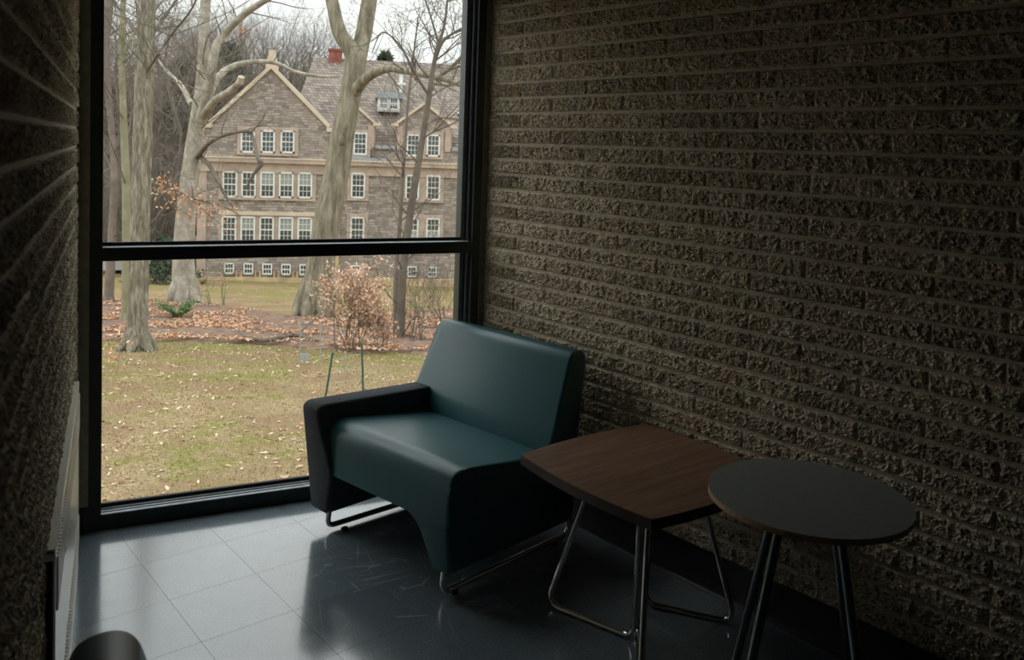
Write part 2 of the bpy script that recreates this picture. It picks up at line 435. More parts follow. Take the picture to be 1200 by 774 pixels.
def m_roof():
    t = Mt('brown_roof_tiles', rough=.9, spec=.2)
    br = t.n('ShaderNodeTexBrick'); br.inputs['Brick Width'].default_value = .22; br.inputs['Row Height'].default_value = .17
    br.inputs['Scale'].default_value = 1; br.inputs['Mortar Size'].default_value = .02; br.inputs['Color1'].default_value = (.34, .29, .25, 1); br.inputs['Color2'].default_value = (.14, .115, .10, 1)
    br.inputs['Mortar'].default_value = (.10, .078, .07, 1)
    sp = t.n('ShaderNodeSeparateXYZ'); t.l(t.tc.outputs['Object'], sp.inputs[0]); c2 = t.n('ShaderNodeCombineXYZ')
    ax = t.n('ShaderNodeMath', operation='ADD'); t.l(sp.outputs[0], ax.inputs[0]); t.l(sp.outputs[1], ax.inputs[1])
    t.l(ax.outputs[0], c2.inputs[0]); t.l(sp.outputs[2], c2.inputs[1]); t.l(c2.outputs[0], br.inputs['Vector'])
    n2 = t.noise(.6, 4)
    c = t.mix(t.ramp(n2, [(.35, G(0)), (.7, G(.5))]), br.outputs[0], (.29, .245, .21))
    t.color(c); t.bump(br.outputs['Fac'], -.6, .05); return t.m
MX['roof'] = m_roof()

# ================================================================ SETTING: the room
WA = RAD(15.987)                      # right wall turned off square to the window wall
WN = Vector((cos(WA), sin(WA), 0)); WD = Vector((sin(WA), -cos(WA), 0))
HB, LB, SB0 = .0690, .4066, .4243     # course height, block length, first head joint
XL = -1.709                           # mortar plane of the left wall
YB = -5.4; ZC = 2.50
WT = 2.34                             # window head

def corner(s): p = WD * s; return (p.x, p.y)
S_END = -YB / cos(WA)
xr_b = corner(S_END)[0]
ROOM = [(XL, YB), (xr_b, YB), (0.0, 0.0), (XL, 0.0)]
def clip_poly(poly, clipper):
    out_ = poly
    n = len(clipper)
    for i in range(n):
        a, b = clipper[i], clipper[(i + 1) % n]
        res = []
        def side(p): return (b[0] - a[0]) * (p[1] - a[1]) - (b[1] - a[1]) * (p[0] - a[0])
        for j in range(len(out_)):
            p, q = out_[j], out_[(j + 1) % len(out_)]
            sp_, sq = side(p), side(q)
            if sp_ >= 0: res.append(p)
            if (sp_ >= 0) != (sq >= 0):
                t = sp_ / (sp_ - sq); res.append((p[0] + (q[0] - p[0]) * t, p[1] + (q[1] - p[1]) * t))
        out_ = res
        if len(out_) < 3: return []
    return out_

# floor: sub-floor and single vinyl tiles
bm = bmesh.new(); prism(bm, [(XL - .2, YB - .2), (xr_b + .3, YB - .2), (.2, .14), (XL - .2, .14)], -.14, -.004)
floor = bm_obj('floor', bm, MB['subfloor']); tag(floor, kind='structure')
TA = RAD(14.621); TL = .3048; TX, TY = -1.5202, .0328
t1 = (cos(TA), sin(TA)); t2 = (-sin(TA), cos(TA))
rng = random.Random(3)
full_me = None
ntile = 0
INSET = [(XL, YB + .002), (xr_b - .003, YB + .002), (-.003, -.004), (XL, -.004)]
for i in range(-9, 16):
    for j in range(-20, 8):
        g = .0005
        a0, a1 = TX + i * TL + g, TX + (i + 1) * TL - g; b0, b1 = TY + j * TL + g, TY + (j + 1) * TL - g
        q = [(a * t1[0] + b * t2[0], a * t1[1] + b * t2[1]) for a, b in ((a0, b0), (a1, b0), (a1, b1), (a0, b1))]
        c = clip_poly(q, INSET)
        if len(c) < 3: continue
        ar = abs(sum(c[k][0] * c[(k + 1) % len(c)][1] - c[(k + 1) % len(c)][0] * c[k][1] for k in range(len(c)))) / 2
        if ar < 2e-4: continue
        cxm, cym = sum(p[0] for p in c) / len(c), sum(p[1] for p in c) / len(c)
        bm = bmesh.new(); prism(bm, [(x - cxm, y - cym) for x, y in c], -.0035, 0.0)
        o = bm_obj('floor_tile', bm, MB['tile'], floor)
        o.location = (cxm, cym, rng.uniform(-.0002, .0))
        ntile += 1

# walls: mortar backing + split-face blocks
def block_mesh(seed, L_, H_, nx, nz, name='concrete_block', amp=1.0):
    """local x along wall, z up, -y is towards the room (front)"""
    V = []; F = []; rj = random.Random(seed + 100); sd = Vector((seed * 7.31, seed * 3.7, seed * 1.9))
    for iz in range(nz + 1):
        for ix in range(nx + 1):
            x = (ix / nx - .5) * L_; z = (iz / nz - .5) * H_
            ex = min(ix, nx - ix); ez = min(iz, nz - iz)
            if ex == 0 or ez == 0: d = -.002
            else:
                p = Vector((x, 0, z))
                a = noise.noise(p * 14 + sd) * .0045
                b = noise.noise(p * 50 + sd * 2) * .0058
                c = noise.noise(p * 120 + sd * 3) * .0040
                r = abs(noise.noise(p * 26 + sd * 1.5)) * -.005
                d = .0085 + (a + b + c + r) * amp + rj.gauss(0, .0016)
                k = 1.0
                if ex == 1: k *= .6
                if ez == 1: k *= .6
                d = max(.001, d * k)
                jx = noise.noise(p * 90 + sd * 5) * .002; jz = noise.noise(p * 90 + sd * 6) * .0016
                x += jx; z += jz
            V.append((x, -d, z))
    for iz in range(nz):
        for ix in range(nx):
            a = iz * (nx + 1) + ix
            F.append((a, a + 1, a + nx + 2, a + nx + 1))
    me = bpy.data.meshes.new(name); me.from_pydata(V, [], F); me.materials.append(MB['block']); me.update()
    for p in me.polygons: p.use_smooth = False
    return me
BL = [block_mesh(k, LB - .0015, HB - .0070, 92, 15) for k in range(14)]

def face_wall(wall, origin, dirv, rz, s0, s1, z0r, z1r, s_joint, flip, vis_s, vis_r, rng, depth=1.0):
    """individual blocks inside vis_s/vis_r, others joined as one stuff part"""
    SV = []; SF = []
    def add_stuff(sc_, r, L_, ):
        me = BL[rng.randrange(14)]
    for r in range(z0r, z1r):
        off = s_joint if r % 2 == 1 else s_joint + LB / 2
        n0 = int(math.floor((s0 - off) / LB)) - 1
        k = n0
        while off + k * LB < s1:
            a, b = off + k * LB, off + (k + 1) * LB; k += 1
            a, b = max(a, s0), min(b, s1)
            if b - a < .03: continue
            z = (r + .5) * HB; sc = (a + b) / 2
            vis = vis_s[0] < sc < vis_s[1] and vis_r[0] <= r < vis_r[1]
            if vis:
                me = BL[rng.randrange(14)]
                sx = (b - a - .0015) / (LB - .0015)
                p = origin + dirv * sc
                m = -1 if rng.random() < .5 else 1
                o = share('concrete_block', me, wall, (p.x, p.y, z), (0, 0, rz), (sx * m, depth, 1))
            else:
                hx = (b - a - .009) / 2; hz = (HB - .0105) / 2
                nn = 3
                base = len(SV); nrm = Vector((sin(rz), -cos(rz), 0))
                ax = Vector((cos(rz), sin(rz), 0))
                p = origin + dirv * sc + Vector((0, 0, z))
                for q in (-1, 1):
                    for w in (-1, 1): SV.append(p + ax * (q * hx) + Vector((0, 0, w * hz)))
                for q in (-.9, 0, .9):
                    for w in (-.8, .8): SV.append(p + ax * (q * hx) + Vector((0, 0, w * hz)) + nrm * (.012 + rng.uniform(-.005, .004)))
                B0 = base
                SF.extend([(B0, B0 + 4, B0 + 5, B0 + 1), (B0 + 4, B0 + 6, B0 + 7, B0 + 5), (B0 + 6, B0 + 8, B0 + 9, B0 + 7), (B0 + 8, B0 + 2, B0 + 3, B0 + 9),
                           (B0, B0 + 2, B0 + 8, B0 + 6, B0 + 4), (B0 + 1, B0 + 5, B0 + 7, B0 + 9, B0 + 3)])
    o = mesh_obj('concrete_blocks', SV, SF, MB['block'], wall); o['kind'] = 'stuff'

rng = random.Random(11)
wr = empty('wall_right'); tag(wr, kind='structure')
bm = bmesh.new()
q0 = Vector((0, 0, 0)); q1 = WD * S_END
prism(bm, [(q0.x, q0.y), (q1.x, q1.y), (q1.x + WN.x * .2, q1.y + WN.y * .2), (q0.x + WN.x * .2, q0.y + WN.y * .2 + .14)], -.14, ZC)
bm_obj('mortar_bed', bm, MB['mortar'], wr)
# room side normal is -WN ; local -y -> -WN  => rz with (sin rz, -cos rz) = -WN
RZR = math.atan2(-WN.x, WN.y)
face_wall(wr, Vector((0, 0, 0)), WD, RZR, .0, S_END, 2, 36, SB0, 1, (-.1, 2.50), (2, 34), rng)
wl = empty('wall_left'); tag(wl, kind='structure')
boxes('mortar_bed', [(XL - .2, XL, YB, .14, -.14, ZC)], MB['mortar'], wl)
# room side normal +x : local -y -> +x => rz = 90deg
PY0, PY1 = -1.66, -.30               # stretch of the left wall taken by the convector cover
rng = random.Random(12)
def left_wall():
    o = Vector((XL, 0, 0)); d = Vector((0, -1, 0))
    face_wall(wl, o, d, RAD(90), .0, -YB, 10, 36, .21, 1, (-.1, 2.7), (10, 32), rng, .72)
    face_wall(wl, o, d, RAD(90), .0, -PY1 - .005, 0, 10, .21, 1, (-.1, 2.7), (0, 10), rng, .8)
    face_wall(wl, o, d, RAD(90), -PY0 + .05, -YB, 0, 10, .21, 1, (-.1, 2.7), (5, 10), rng, .72)
left_wall()
wb = boxes('wall_back', [(XL - .2, xr_b + .4, YB - .2, YB, -.14, ZC)], MB['plaster']); tag(wb, kind='structure')
bm = bmesh.new(); prism(bm, [(XL - .2, YB - .2), (xr_b + .3, YB - .2), (.2, .14), (XL - .2, .14)], ZC, ZC + .12)
ce = bm_obj('ceiling', bm, MB['ceil']); tag(ce, kind='structure')
# wall strip above the window
wf = boxes('wall_front', [(XL, 0, 0.0, .14, WT, ZC)], MB['plaster']); tag(wf, kind='structure')
wf2 = boxes('wall_below_window', [(XL - .2, .2, .0, .14, -1.5, -.003)], MB['mortar']); tag(wf2, kind='structure')
# mortar fill strips beside the frame
wf3 = boxes('wall_corner_foot', [(XL, -1.664, .004, .12, -.003, .10)], MB['plaster']); tag(wf3, kind='structure')
tr1 = boxes('trim_1', [(XL, -1.664, .004, .12, .10, WT)], MB['caulk'], bevel=.002); tag(tr1, kind='structure')
tr2 = boxes('trim_2', [(-.030, .10, .004, .12, 0.0, WT)], MB['caulk'], bevel=.002); tag(tr2, kind='structure')
# baseboard (cove base) on the right wall
bm = bmesh.new()
prof = [(0, .142), (-.0035, .142), (-.0042, .02), (-.010, .006), (-.016, .001), (0, .001)]
Mw = Matrix(((WD.x, WN.x, 0, 0), (WD.y, WN.y, 0, 0), (0, 0, 1, 0), (0, 0, 0, 1)))
prism(bm, prof, .0, S_END - .01, 'yz', Mw)
bb = bm_obj('baseboard_right', bm, MB['base'], smooth=30)
tag(bb, kind='structure')

# window: dark aluminium frame with one transom
w1 = empty('window_1'); tag(w1, kind='structure')
X0, X1 = -1.664, -.030
GL = .078                             # glass line
boxes('jamb', [(X0, -1.6186, .0, .125, 0.0, WT)], MB['frame'], w1, .002)
boxes('jamb', [(-.068, X1, .0, .125, 0.0, WT), (-.082, -.068, .030, .125, 0.0, WT), (-.104, -.082, .062, .125, 0, WT)], MB['frame'], w1, .0015)
boxes('jamb_stop', [(-.0835, -.0685, .0285, .0300, .05, WT), (-.1052, -.0832, .0605, .0618, .05, WT)], MB['frame_lit'], w1)
boxes('transom', [(-1.6186, -.068, .0, .125, 1.073, 1.124)], MB['frame'], w1, .002)
boxes('transom_ledge', [(-1.6186, -.082, .003, .060, 1.1238, 1.1262)], MB['frame_lit'], w1)
boxes('transom_gasket', [(-1.6186, -.105, .060, .076, 1.1262, 1.140)], MB['gasket'], w1)
boxes('bottom_rail', [(-1.6186, -.068, .0, .125, .0, .060)], MB['frame'], w1, .002)
boxes('sill_ledge', [(-1.6186, -.082, .004, .022, .0598, .0615), (-1.6186, -.082, .026, .040, .0598, .064), (-1.6186, -.082, .044, .058, .0598, .068)], MB['frame_lit'], w1)
boxes('sill_gasket', [(-1.6186, -.105, .060, .076, .060, .082)], MB['gasket'], w1)
boxes('head_rail', [(-1.6186, -.068, .0, .125, WT - .05, WT)], MB['frame'], w1, .002)
boxes('glass_pane', [(-1.6186, -.104, GL, GL + .006, .062, 1.073)], MB['glass'], w1)
boxes('glass_pane', [(-1.6186, -.104, GL, GL + .006, 1.124, WT - .05)], MB['glass'], w1)

# ================================================================ convector cover on the left wall
cv = empty('convector_cover', (XL, (PY0 + PY1) / 2, 0))
tag(cv, 'low cream metal convector cover with slotted grilles against the left block wall', 'heater')
hl = (PY1 - PY0) / 2; D = .0215
boxes('front_panel', [(0, D, -hl, hl, .004, .12), (0, D, -hl, hl, .22, .53), (0, D, -hl, hl, .655, .685), (0, D, hl - .03, hl, .12, .22), (0, D, hl - .03, hl, .53, .655), (0, D, -hl, -hl + .03, .12, .22), (0, D, -hl, -hl + .03, .53, .655)], MB['enamel'], cv)
boxes('grille_backing', [(0, .008, -hl + .03, hl - .03, .12, .22), (0, .008, -hl + .03, hl - .03, .53, .655)], MB['black'], cv)
boxes('end_shadow', [(0, D - .002, -hl - .045, -hl, .004, .68)], MB['black'], cv)  # shadow gap at the near end, painted as a black strip
bm = bmesh.new(); box(bm, .008, D + .004, -.005, .005, -.045, .045)
o = bm_obj('grille_slat', bm, MB['slat'], cv)
sl = o.data
k = 0; y = -hl + .04
first = True
while y < hl - .035:
    if first: o.location = (0, y, .170); first = False
    else: share('grille_slat', sl, cv, (0, y, .170))
    share('grille_slat', sl, cv, (0, y, .5925), (0, 0, 0), (1, 1, 1.34))
    y += .019
for a_, b_ in ((.2, .50), (-.25, .48), (-.3, .09)): boxes('screw_plate', [(D, D + .001, a_, a_ + .014, b_, b_ + .014)], MB['black'], cv)

# ================================================================ lounge chair
def rounded_poly(pts, rads, seg=7):
    out_ = []
    n = len(pts)
    for i in range(n):
        b = Vector(pts[i]); a = Vector(pts[i - 1]); c = Vector(pts[(i + 1) % n]); r = rads[i]
        if r <= 0: out_.append(tuple(b)); continue
        d1 = (a - b).normalized(); d2 = (c - b).normalized(); ang = d1.angle(d2)
        L_ = min(r / tan(ang / 2), (a - b).length * .49, (c - b).length * .49)
        s0 = b + d1 * L_; s1 = b + d2 * L_
        for k in range(seg + 1):
            t = k / seg; p = s0 * (1 - t) ** 2 + b * 2 * t * (1 - t) + s1 * t * t; out_.append((p.x, p.y))
    return out_
def side_body(name, prof, x0, x1, mat, parent, bev=.012, segs=3, bulge=None):
    bm = bmesh.new(); prism(bm, prof, x0, x1, 'yz')
    caps = [f for f in bm.faces if len(f.verts) > 4]
    ed = set(e for f in caps for e in f.edges)
    bmesh.ops.bevel(bm, geom=list(ed), offset=bev, segments=segs, affect='EDGES', profile=.5)
    bmesh.ops.recalc_face_normals(bm, faces=bm.faces)
    if bulge:
        for v in bm.verts: v.co = bulge(v.co)
    o = bm_obj(name, bm, mat, parent, smooth=40); return o

def lounge_chair(A, ox, oy, vinyl, label):
    ch = empty('lounge_chair')
    # local: x = across (armrest end -> open end), y = depth towards the back
    k = .985
    ch.matrix_world = Matrix(((sin(A) * k, cos(A) * k, 0, ox), (-cos(A) * k, sin(A) * k, 0, oy), (0, 0, k, 0), (0, 0, 0, 1)))
    tag(ch, label, 'chair')
    # seat: waterfall front, runs the full width; side profile in (depth, height)
    body = []
    seat_prof = rounded_poly([(.000, .235), (.012, .452), (.60, .375), (.60, .235)], [.0, .085, .0, .0], 10)
    bm = bmesh.new(); prism(bm, seat_prof, .004, .745, 'yz')
    capr = [f for f in bm.faces if len(f.verts) > 4 and abs(f.verts[0].co.x - .745) < 1e-5][0]
    bmesh.ops.bevel(bm, geom=[e for e in capr.edges if max(v.co.z for v in e.verts) > .236], offset=.016, segments=4, affect='EDGES', profile=.5)
    for v in bm.verts:
        if v.co.z < .30: v.co.z += .022 * v.co.x
    body.append(bm_obj('seat', bm, vinyl, ch, smooth=40))
    # upholstered side panel carrying the open end down to the floor
    bm = bmesh.new()
    Z = [.075, .10, .13, .16, .185, .205, .22, .235, .243, .25]
    def inner(z):
        t = max(0, (z - .075) / .175); return .655 - .078 * t - .060 * t ** 9
    def front(z): return .018 - .0165 * min(1, (z - .075) / .16)
    def back(z): return .690 + .01 * (z - .075) / .175
    fr_o, fr_i, bk_i, bk_o = [], [], [], []
    for z in Z:
        fr_o.append(bm.verts.new((.745, front(z), z))); fr_i.append(bm.verts.new((inner(z), front(z), z)))
        bk_i.append(bm.verts.new((inner(z), back(z), z))); bk_o.append(bm.verts.new((.745, back(z), z)))
    for i in range(len(Z) - 1):
        for A_, B_ in ((fr_o, fr_i), (fr_i, bk_i), (bk_i, bk_o), (bk_o, fr_o)):
            bm.faces.new((A_[i], B_[i], B_[i + 1], A_[i + 1]))
    bm.faces.new((fr_o[0], bk_o[0], bk_i[0], fr_i[0])); bm.faces.new((fr_o[-1], fr_i[-1], bk_i[-1], bk_o[-1]))
    bmesh.ops.recalc_face_normals(bm, faces=bm.faces)
    ed = [e for e in bm.edges if e.calc_face_angle(0) > .9 and abs(e.verts[0].co.x - .745) < 1e-6 and abs(e.verts[1].co.x - .745) < 1e-6 and min(e.verts[0].co.z, e.verts[1].co.z) < .249]
    bmesh.ops.bevel(bm, geom=ed, offset=.016, segments=4, affect='EDGES', profile=.5)
    body.append(bm_obj('side_panel', bm, vinyl, ch, smooth=40))
    # backrest: upper part reaches over the armrest
    bm = bmesh.new()
    up = rounded_poly([(.547, .462), (.642, .778), (.742, .765), (.708, .462)], [0, .062, .05, .0], 10)
    prism(bm, up, -.115, .745, 'yz')
    caps = [f for f in bm.faces if len(f.verts) > 4]
    cl = [f for f in caps if f.verts[0].co.x < 0][0]; cr_ = [f for f in caps if f.verts[0].co.x > 0][0]
    el = [e for e in cl.edges if max(v.co.z for v in e.verts) > .463]; er = [e for e in cr_.edges if max(v.co.z for v in e.verts) > .463]
    bmesh.ops.bevel(bm, geom=el, offset=.036, segments=6, affect='EDGES', profile=.5)
    bmesh.ops.bevel(bm, geom=[e for e in er if e.is_valid], offset=.014, segments=3, affect='EDGES', profile=.5)
    for v in bm.verts:
        if v.co.x < .1: v.co.x += (.085 * (v.co.z - .462) / .316 - .012) * (1 - max(0, v.co.x + .08) / .18)
    bm2 = bmesh.new(); prism(bm2, [(.500, .240), (.5335, .415), (.5485, .467), (.706, .467), (.690, .100), (.55, .100)], .002, .745, 'yz')
    bmesh.ops.recalc_face_normals(bm2, faces=bm2.faces)
    er = [e for e in bm2.edges if e.calc_face_angle(0) > .9 and all(abs(v.co.x - .745) < 1e-5 for v in e.verts) and max(v.co.z for v in e.verts) < .4671 and min(v.co.z for v in e.verts) < .45]
    bmesh.ops.bevel(bm2, geom=er, offset=.014, segments=3, affect='EDGES', profile=.5)
    me_ = bpy.data.meshes.new('tmp'); bm2.to_mesh(me_); bm2.free(); bm.from_mesh(me_); bpy.data.meshes.remove(me_)
    body.append(bm_obj('backrest', bm, vinyl, ch, smooth=40))
    # armrest (charcoal fabric): panel that swells inwards at seat level
    bm = bmesh.new(); rings = []
    for z, xi in ((.052, .0), (.10, .014), (.16, .034), (.215, .054), (.24, .060), (.28, .050), (.34, .032), (.40, .014), (.44, .004), (.47, .0), (.488, .0), (.500, .0), (.508, .0), (.512, .0)):
        t = max(0, (z - .478) / .034); df = .012 - .055 * (z - .052) / .46 + .040 * (1 - math.sqrt(max(0, 1 - t * t)))
        rings.append([bm.verts.new((-.112, df, z)), bm.verts.new((xi, df, z)), bm.verts.new((xi, .60, z - .030 * (z > .3))), bm.verts.new((-.112, .60, z - .030 * (z > .3)))])
    for a, b in zip(rings, rings[1:]):
        for k in range(4): bm.faces.new((a[k], a[(k + 1) % 4], b[(k + 1) % 4], b[k]))
    bm.faces.new(rings[0][::-1]); bm.faces.new(rings[-1])
    bmesh.ops.recalc_face_normals(bm, faces=bm.faces)
    bmesh.ops.bevel(bm, geom=[e for e in bm.edges if e.calc_face_angle(0) > 1.0], offset=.012, segments=3, affect='EDGES', profile=.5)
    body.append(bm_obj('armrest', bm, MB['weave'], ch, smooth=45))
    for o in body:
        for v in o.data.vertices: v.co.z += .022
    # sled runners
    for x, yb_, zt_ in ((.035, .60, .10), (.705, .715, .13)):
        T = Tubes()
        pts = [Vector((x - (.04 if x < .1 else 0), .035, zt_)), Vector((x - (.04 if x < .1 else 0), .02, .022)), Vector((x, yb_, .022)), Vector((x, yb_ - .02, zt_))]
        T.tube(fillet(pts, .04, 6), .0115, 12)
        r_ = T.obj('sled_runner', MB['chrome'], ch)
        for yy in (.08, yb_ - .09):
            boxes('glide', [(x - .008, x + .008, yy - .012, yy + .012, .0, .014)], MB['rubber'], ch, .003)
    T = Tubes(); T.tube([Vector((.035, .60, .10)), Vector((.705, .60, .10))], .010, 10); T.obj('cross_tube', MB['chrome'], ch)
    for c in ch.children: c.data.flip_normals()
    return ch
lounge_chair(RAD(21), -.815, -.341, MB['vinyl'], 'teal vinyl one-armed lounge chair with charcoal armrest in the corner by the window')
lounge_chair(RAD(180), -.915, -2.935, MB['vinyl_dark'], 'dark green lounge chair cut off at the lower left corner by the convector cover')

# ================================================================ square walnut side table
def local_pt(o, v): return v
tb = empty('square_side_table', (.019, -1.369, 0), RAD(12.3))
tag(tb, 'square walnut side table with bowed edges and bent chrome tube legs beside the lounge chair', 'table')
H = .54; S = .300; th = .033
pts = []
for k in range(4):
    a = pi / 2 * k
    for i in range(12):
        t = -1 + 2 * i / 12
        x, y = S * t, -(S + .026 * (1 - t * t))
        # corner offset stays at (+-S, -S)
        pts.append((x * cos(a) - y * sin(a), x * sin(a) + y * cos(a)))
bm = bmesh.new(); prism(bm, pts, H - th, H - .0008)
bm_obj('table_edge', bm, MB['wood_edge'], tb, bevel=.0012)
bm = bmesh.new(); prism(bm, [(x * .9985, y * .9985) for x, y in pts], H - .0008, H)
bm_obj('table_top', bm, MB['wood'], tb)
T = Tubes()
def wl_(x, y, z):  # world -> local of table
    return tb_inv @ Vector((x, y, z))
tb_inv = (Matrix.Translation((.019, -1.369, 0)) @ Matrix.Rotation(RAD(12.3), 4, 'Z')).inverted()
R_T = .0095
def U(outer_top, outer_ft, inner_ft, inner_top):
    T = Tubes(); zt = H - th + .001
    pts = [wl_(*outer_top, zt), wl_(*outer_ft, R_T), wl_(*inner_ft, R_T), wl_(*inner_top, zt)]
    T.tube(fillet(pts, .045, 8), R_T, 12)
    o = T.obj('leg_frame', MB['chrome'], tb)
    return o
U((-.095, -1.235), (-.228, -1.158), (-.062, -1.448), (-.055, -1.44))
U((.145, -1.470), (.305, -1.500), (.092, -1.285), (.085, -1.30))
U((-.083, -1.527), (-.165, -1.640), (-.020, -1.405), (-.020, -1.405))
U((.115, -1.215), (.185, -1.105), (.055, -1.318), (.055, -1.318))
boxes('mounting_plate', [(-.16, .16, -.16, .16, H - th - .004, H - th)], MB['black'], tb)

# ================================================================ round side table
RT = (.1213, -1.973); RR = .2647; HT = .66
rt = empty('round_side_table', (*RT, 0))
tag(rt, 'round dark grey side table with pale plywood edge and slim splayed steel legs', 'table')
bm = bmesh.new(); nseg = 96
prism(bm, [(RR * cos(2 * pi * k / nseg), RR * sin(2 * pi * k / nseg)) for k in range(nseg)], HT - .016, HT - .0015)
bm_obj('plywood_edge', bm, MB['ply'], rt, smooth=30)
bm = bmesh.new()
prism(bm, [(RR * .999 * cos(2 * pi * k / nseg), RR * .999 * sin(2 * pi * k / nseg)) for k in range(nseg)], HT - .0015, HT)
bm_obj('table_top', bm, MB['laminate'], rt, smooth=30)
for k in range(4):
    a = RAD(6 + 90 * k); u = Vector((cos(a), sin(a), 0))
    T = Tubes(); T.tube([u * .098 + Vector((0, 0, HT - .018)), u * .242 + Vector((0, 0, .006))], .0125, 14)
    lg = T.obj('leg', MB['steel'], rt)
    T = Tubes(); p = u * .2425; T.tube([p + Vector((0, 0, .0)), p + Vector((0, 0, .012))], .015, 12); T.obj('foot', MB['rubber'], rt)
boxes('mounting_plate', [(-.12, .12, -.12, .12, HT - .020, HT - .016)], MB['black'], rt)

# ================================================================ OUTDOORS
# ---------------------------------------------------------------- ground
def grid_ground():
    V = []; F = []
    dist = [1.0, 2, 3, 4, 5, 6, 7, 8, 9, 10, 11, 12, 13, 14, 15, 16, 18, 20, 22, 24, 26, 28, 31, 34, 38, 42, 47, 52, 57, 62, 67, 72, 80, 90, 105, 125, 150, 180]
    lat = [-90, -70, -55, -42, -34, -28, -24, -20, -17, -14, -12, -10, -8, -6, -4, -2, 0, 2, 4, 6, 8, 11, 14, 18, 24, 32, 42, 55, 70, 90]
    B0 = Vector((CAM.x, CAM.y, 0))
    for d in dist:
        for l_ in lat:
            p = B0 + HF * (d + 2.8) + HR * l_
            V.append((p.x, p.y, ground_z(p.x, p.y)))
    n = len(lat)
    for i in range(len(dist) - 1):
        for j in range(n - 1):
            a = i * n + j; q = (a, a + 1, a + n + 1, a + n)
            F.append(q)
    return V, F
V, F = grid_ground()
# keep the lawn clear of the room (it lies well below the floor anyway)
lawn = mesh_obj('lawn', V, F, MX['lawn'], None, True); tag(lawn, kind='structure')

# leaf bed under the trees: low mounded patch of leaf mould
def patch(name, px_pts, lift, mat, seed):
    P = [ground_hit(x, y) for x, y in px_pts]
    c = sum(P, Vector()) / len(P)
    V = [Vector((c.x, c.y, ground_z(c.x, c.y) + lift))]; F = []
    rings = 8; n = 60
    dense = []
    for k in range(n):
        t = k / n * len(P); i = int(t); f = t - i
        dense.append(P[i] * (1 - f) + P[(i + 1) % len(P)] * f)
    for r in range(1, rings + 1):
        for k in range(n):
            q = c + (dense[k] - c) * (r / rings) * (1 + .10 * noise.noise(Vector((k * .7, seed, r * .2))))
            z = ground_z(q.x, q.y) + (lift + .04 * noise.noise(q * 1.1) if r < rings else -.05)
            V.append(Vector((q.x, q.y, z)))
    for k in range(n): F.append((0, 1 + k, 1 + (k + 1) % n))
    for r in range(rings - 1):
        for k in range(n):
            a = 1 + r * n + k; b = 1 + r * n + (k + 1) % n
            F.append((a, a + n, b + n, b))
    o = mesh_obj(name, V, F, mat, None, True)
    for p in o.data.polygons:
        pass
    return o, P, c
BED = [(60, 396), (150, 402), (240, 402), (330, 406), (420, 416), (520, 420), (620, 424), (680, 400), (640, 372), (560, 362), (480, 368), (400, 370), (330, 372), (270, 362), (200, 352), (120, 352), (60, 350)]
bed, BP, BC = patch('leaf_bed', BED, .07, MX['mulch'], 5.0)
bed.data.flip_normals()
tag(bed, kind='structure')

def inside(poly, x, y):
    c = False; n = len(poly)
    for i in range(n):
        a, b = poly[i], poly[(i + 1) % n]
        if (a.y > y) != (b.y > y) and x < (b.x - a.x) * (y - a.y) / (b.y - a.y) + a.x: c = not c
    return c
def leaves_mesh(name, pts, size, mats, weights, rng, parent=None, flat=True):
    V = []; F = []; I = []
    for p in pts:
        s = rng.uniform(*size); a = rng.uniform(0, 2 * pi)
        if flat: nrm = Vector((rng.uniform(-.5, .5), rng.uniform(-.5, .5), 1)).normalized()
        else: nrm = Vector((rng.uniform(-1, 1), rng.uniform(-1, 1), rng.uniform(-.6, 1))).normalized()
        u = nrm.orthogonal().normalized(); u = (Matrix.Rotation(a, 3, nrm) @ u); w = nrm.cross(u)
        b = len(V); cup = nrm * (s * .18)
        V += [p - u * s, p + w * (s * .42) + cup, p + u * s, p - w * (s * .42) + cup]
        F += [(b, b + 1, b + 2), (b, b + 2, b + 3)]
        i = rng.choices(range(len(mats)), weights)[0]; I += [i, i]
    return mesh_obj(name, V, F, None, parent, False, mats, I)
rng = random.Random(21)
LM = [MX['leaf_rust'], MX['leaf_tan'], MX['leaf_pale'], MX['leaf_brown'], MX['leaf_orange']]
x0, x1 = min(p.x for p in BP), max(p.x for p in BP); y0, y1 = min(p.y for p in BP), max(p.y for p in BP)
pts = []
while len(pts) < 26000:
    x, y = rng.uniform(x0, x1), rng.uniform(y0, y1)
    if not inside(BP, x, y): continue
    nval = noise.noise(Vector((x * .55, y * .55, 3))) + .5 * noise.noise(Vector((x * 2, y * 2, 1)))
    if nval < rng.uniform(-.10, .45): continue
    pts.append(Vector((x, y, ground_z(x, y) + .09 + .03 * rng.random())))
tag(leaves_mesh('leaf_litter', pts, (.030, .062), LM, (4, 4, 3, 5, 2), rng), 'rust and tan fallen leaves covering the bed between the tree trunks', 'leaves', kind='stuff')
pts = []
for k in range(9000):
    d = 5 + 17 * rng.random() ** 1.0; l_ = rng.uniform(-.75, .45) * d
    p = Vector((CAM.x, CAM.y, 0)) + HF * d + HR * l_
    if p.y < 2.5: continue
    if noise.noise(Vector((p.x * .7, p.y * .7, 8))) < rng.uniform(-.5, .4): continue
    pts.append(Vector((p.x, p.y, ground_z(p.x, p.y) + .012)))
for k in range(2500):
    d = 30 + 26 * rng.random(); l_ = rng.uniform(-.6, .2) * d
    p = Vector((CAM.x, CAM.y, 0)) + HF * d + HR * l_
    pts.append(Vector((p.x, p.y, ground_z(p.x, p.y) + .02)))
tag(leaves_mesh('lawn_leaves', pts, (.022, .050), [MX['leaf_tan'], MX['leaf_pale'], MX['leaf_brown'], MX['leaf_rust']], (4, 3, 2, 1), rng), 'dry leaves scattered over the lawn below the window', 'leaves', kind='stuff')
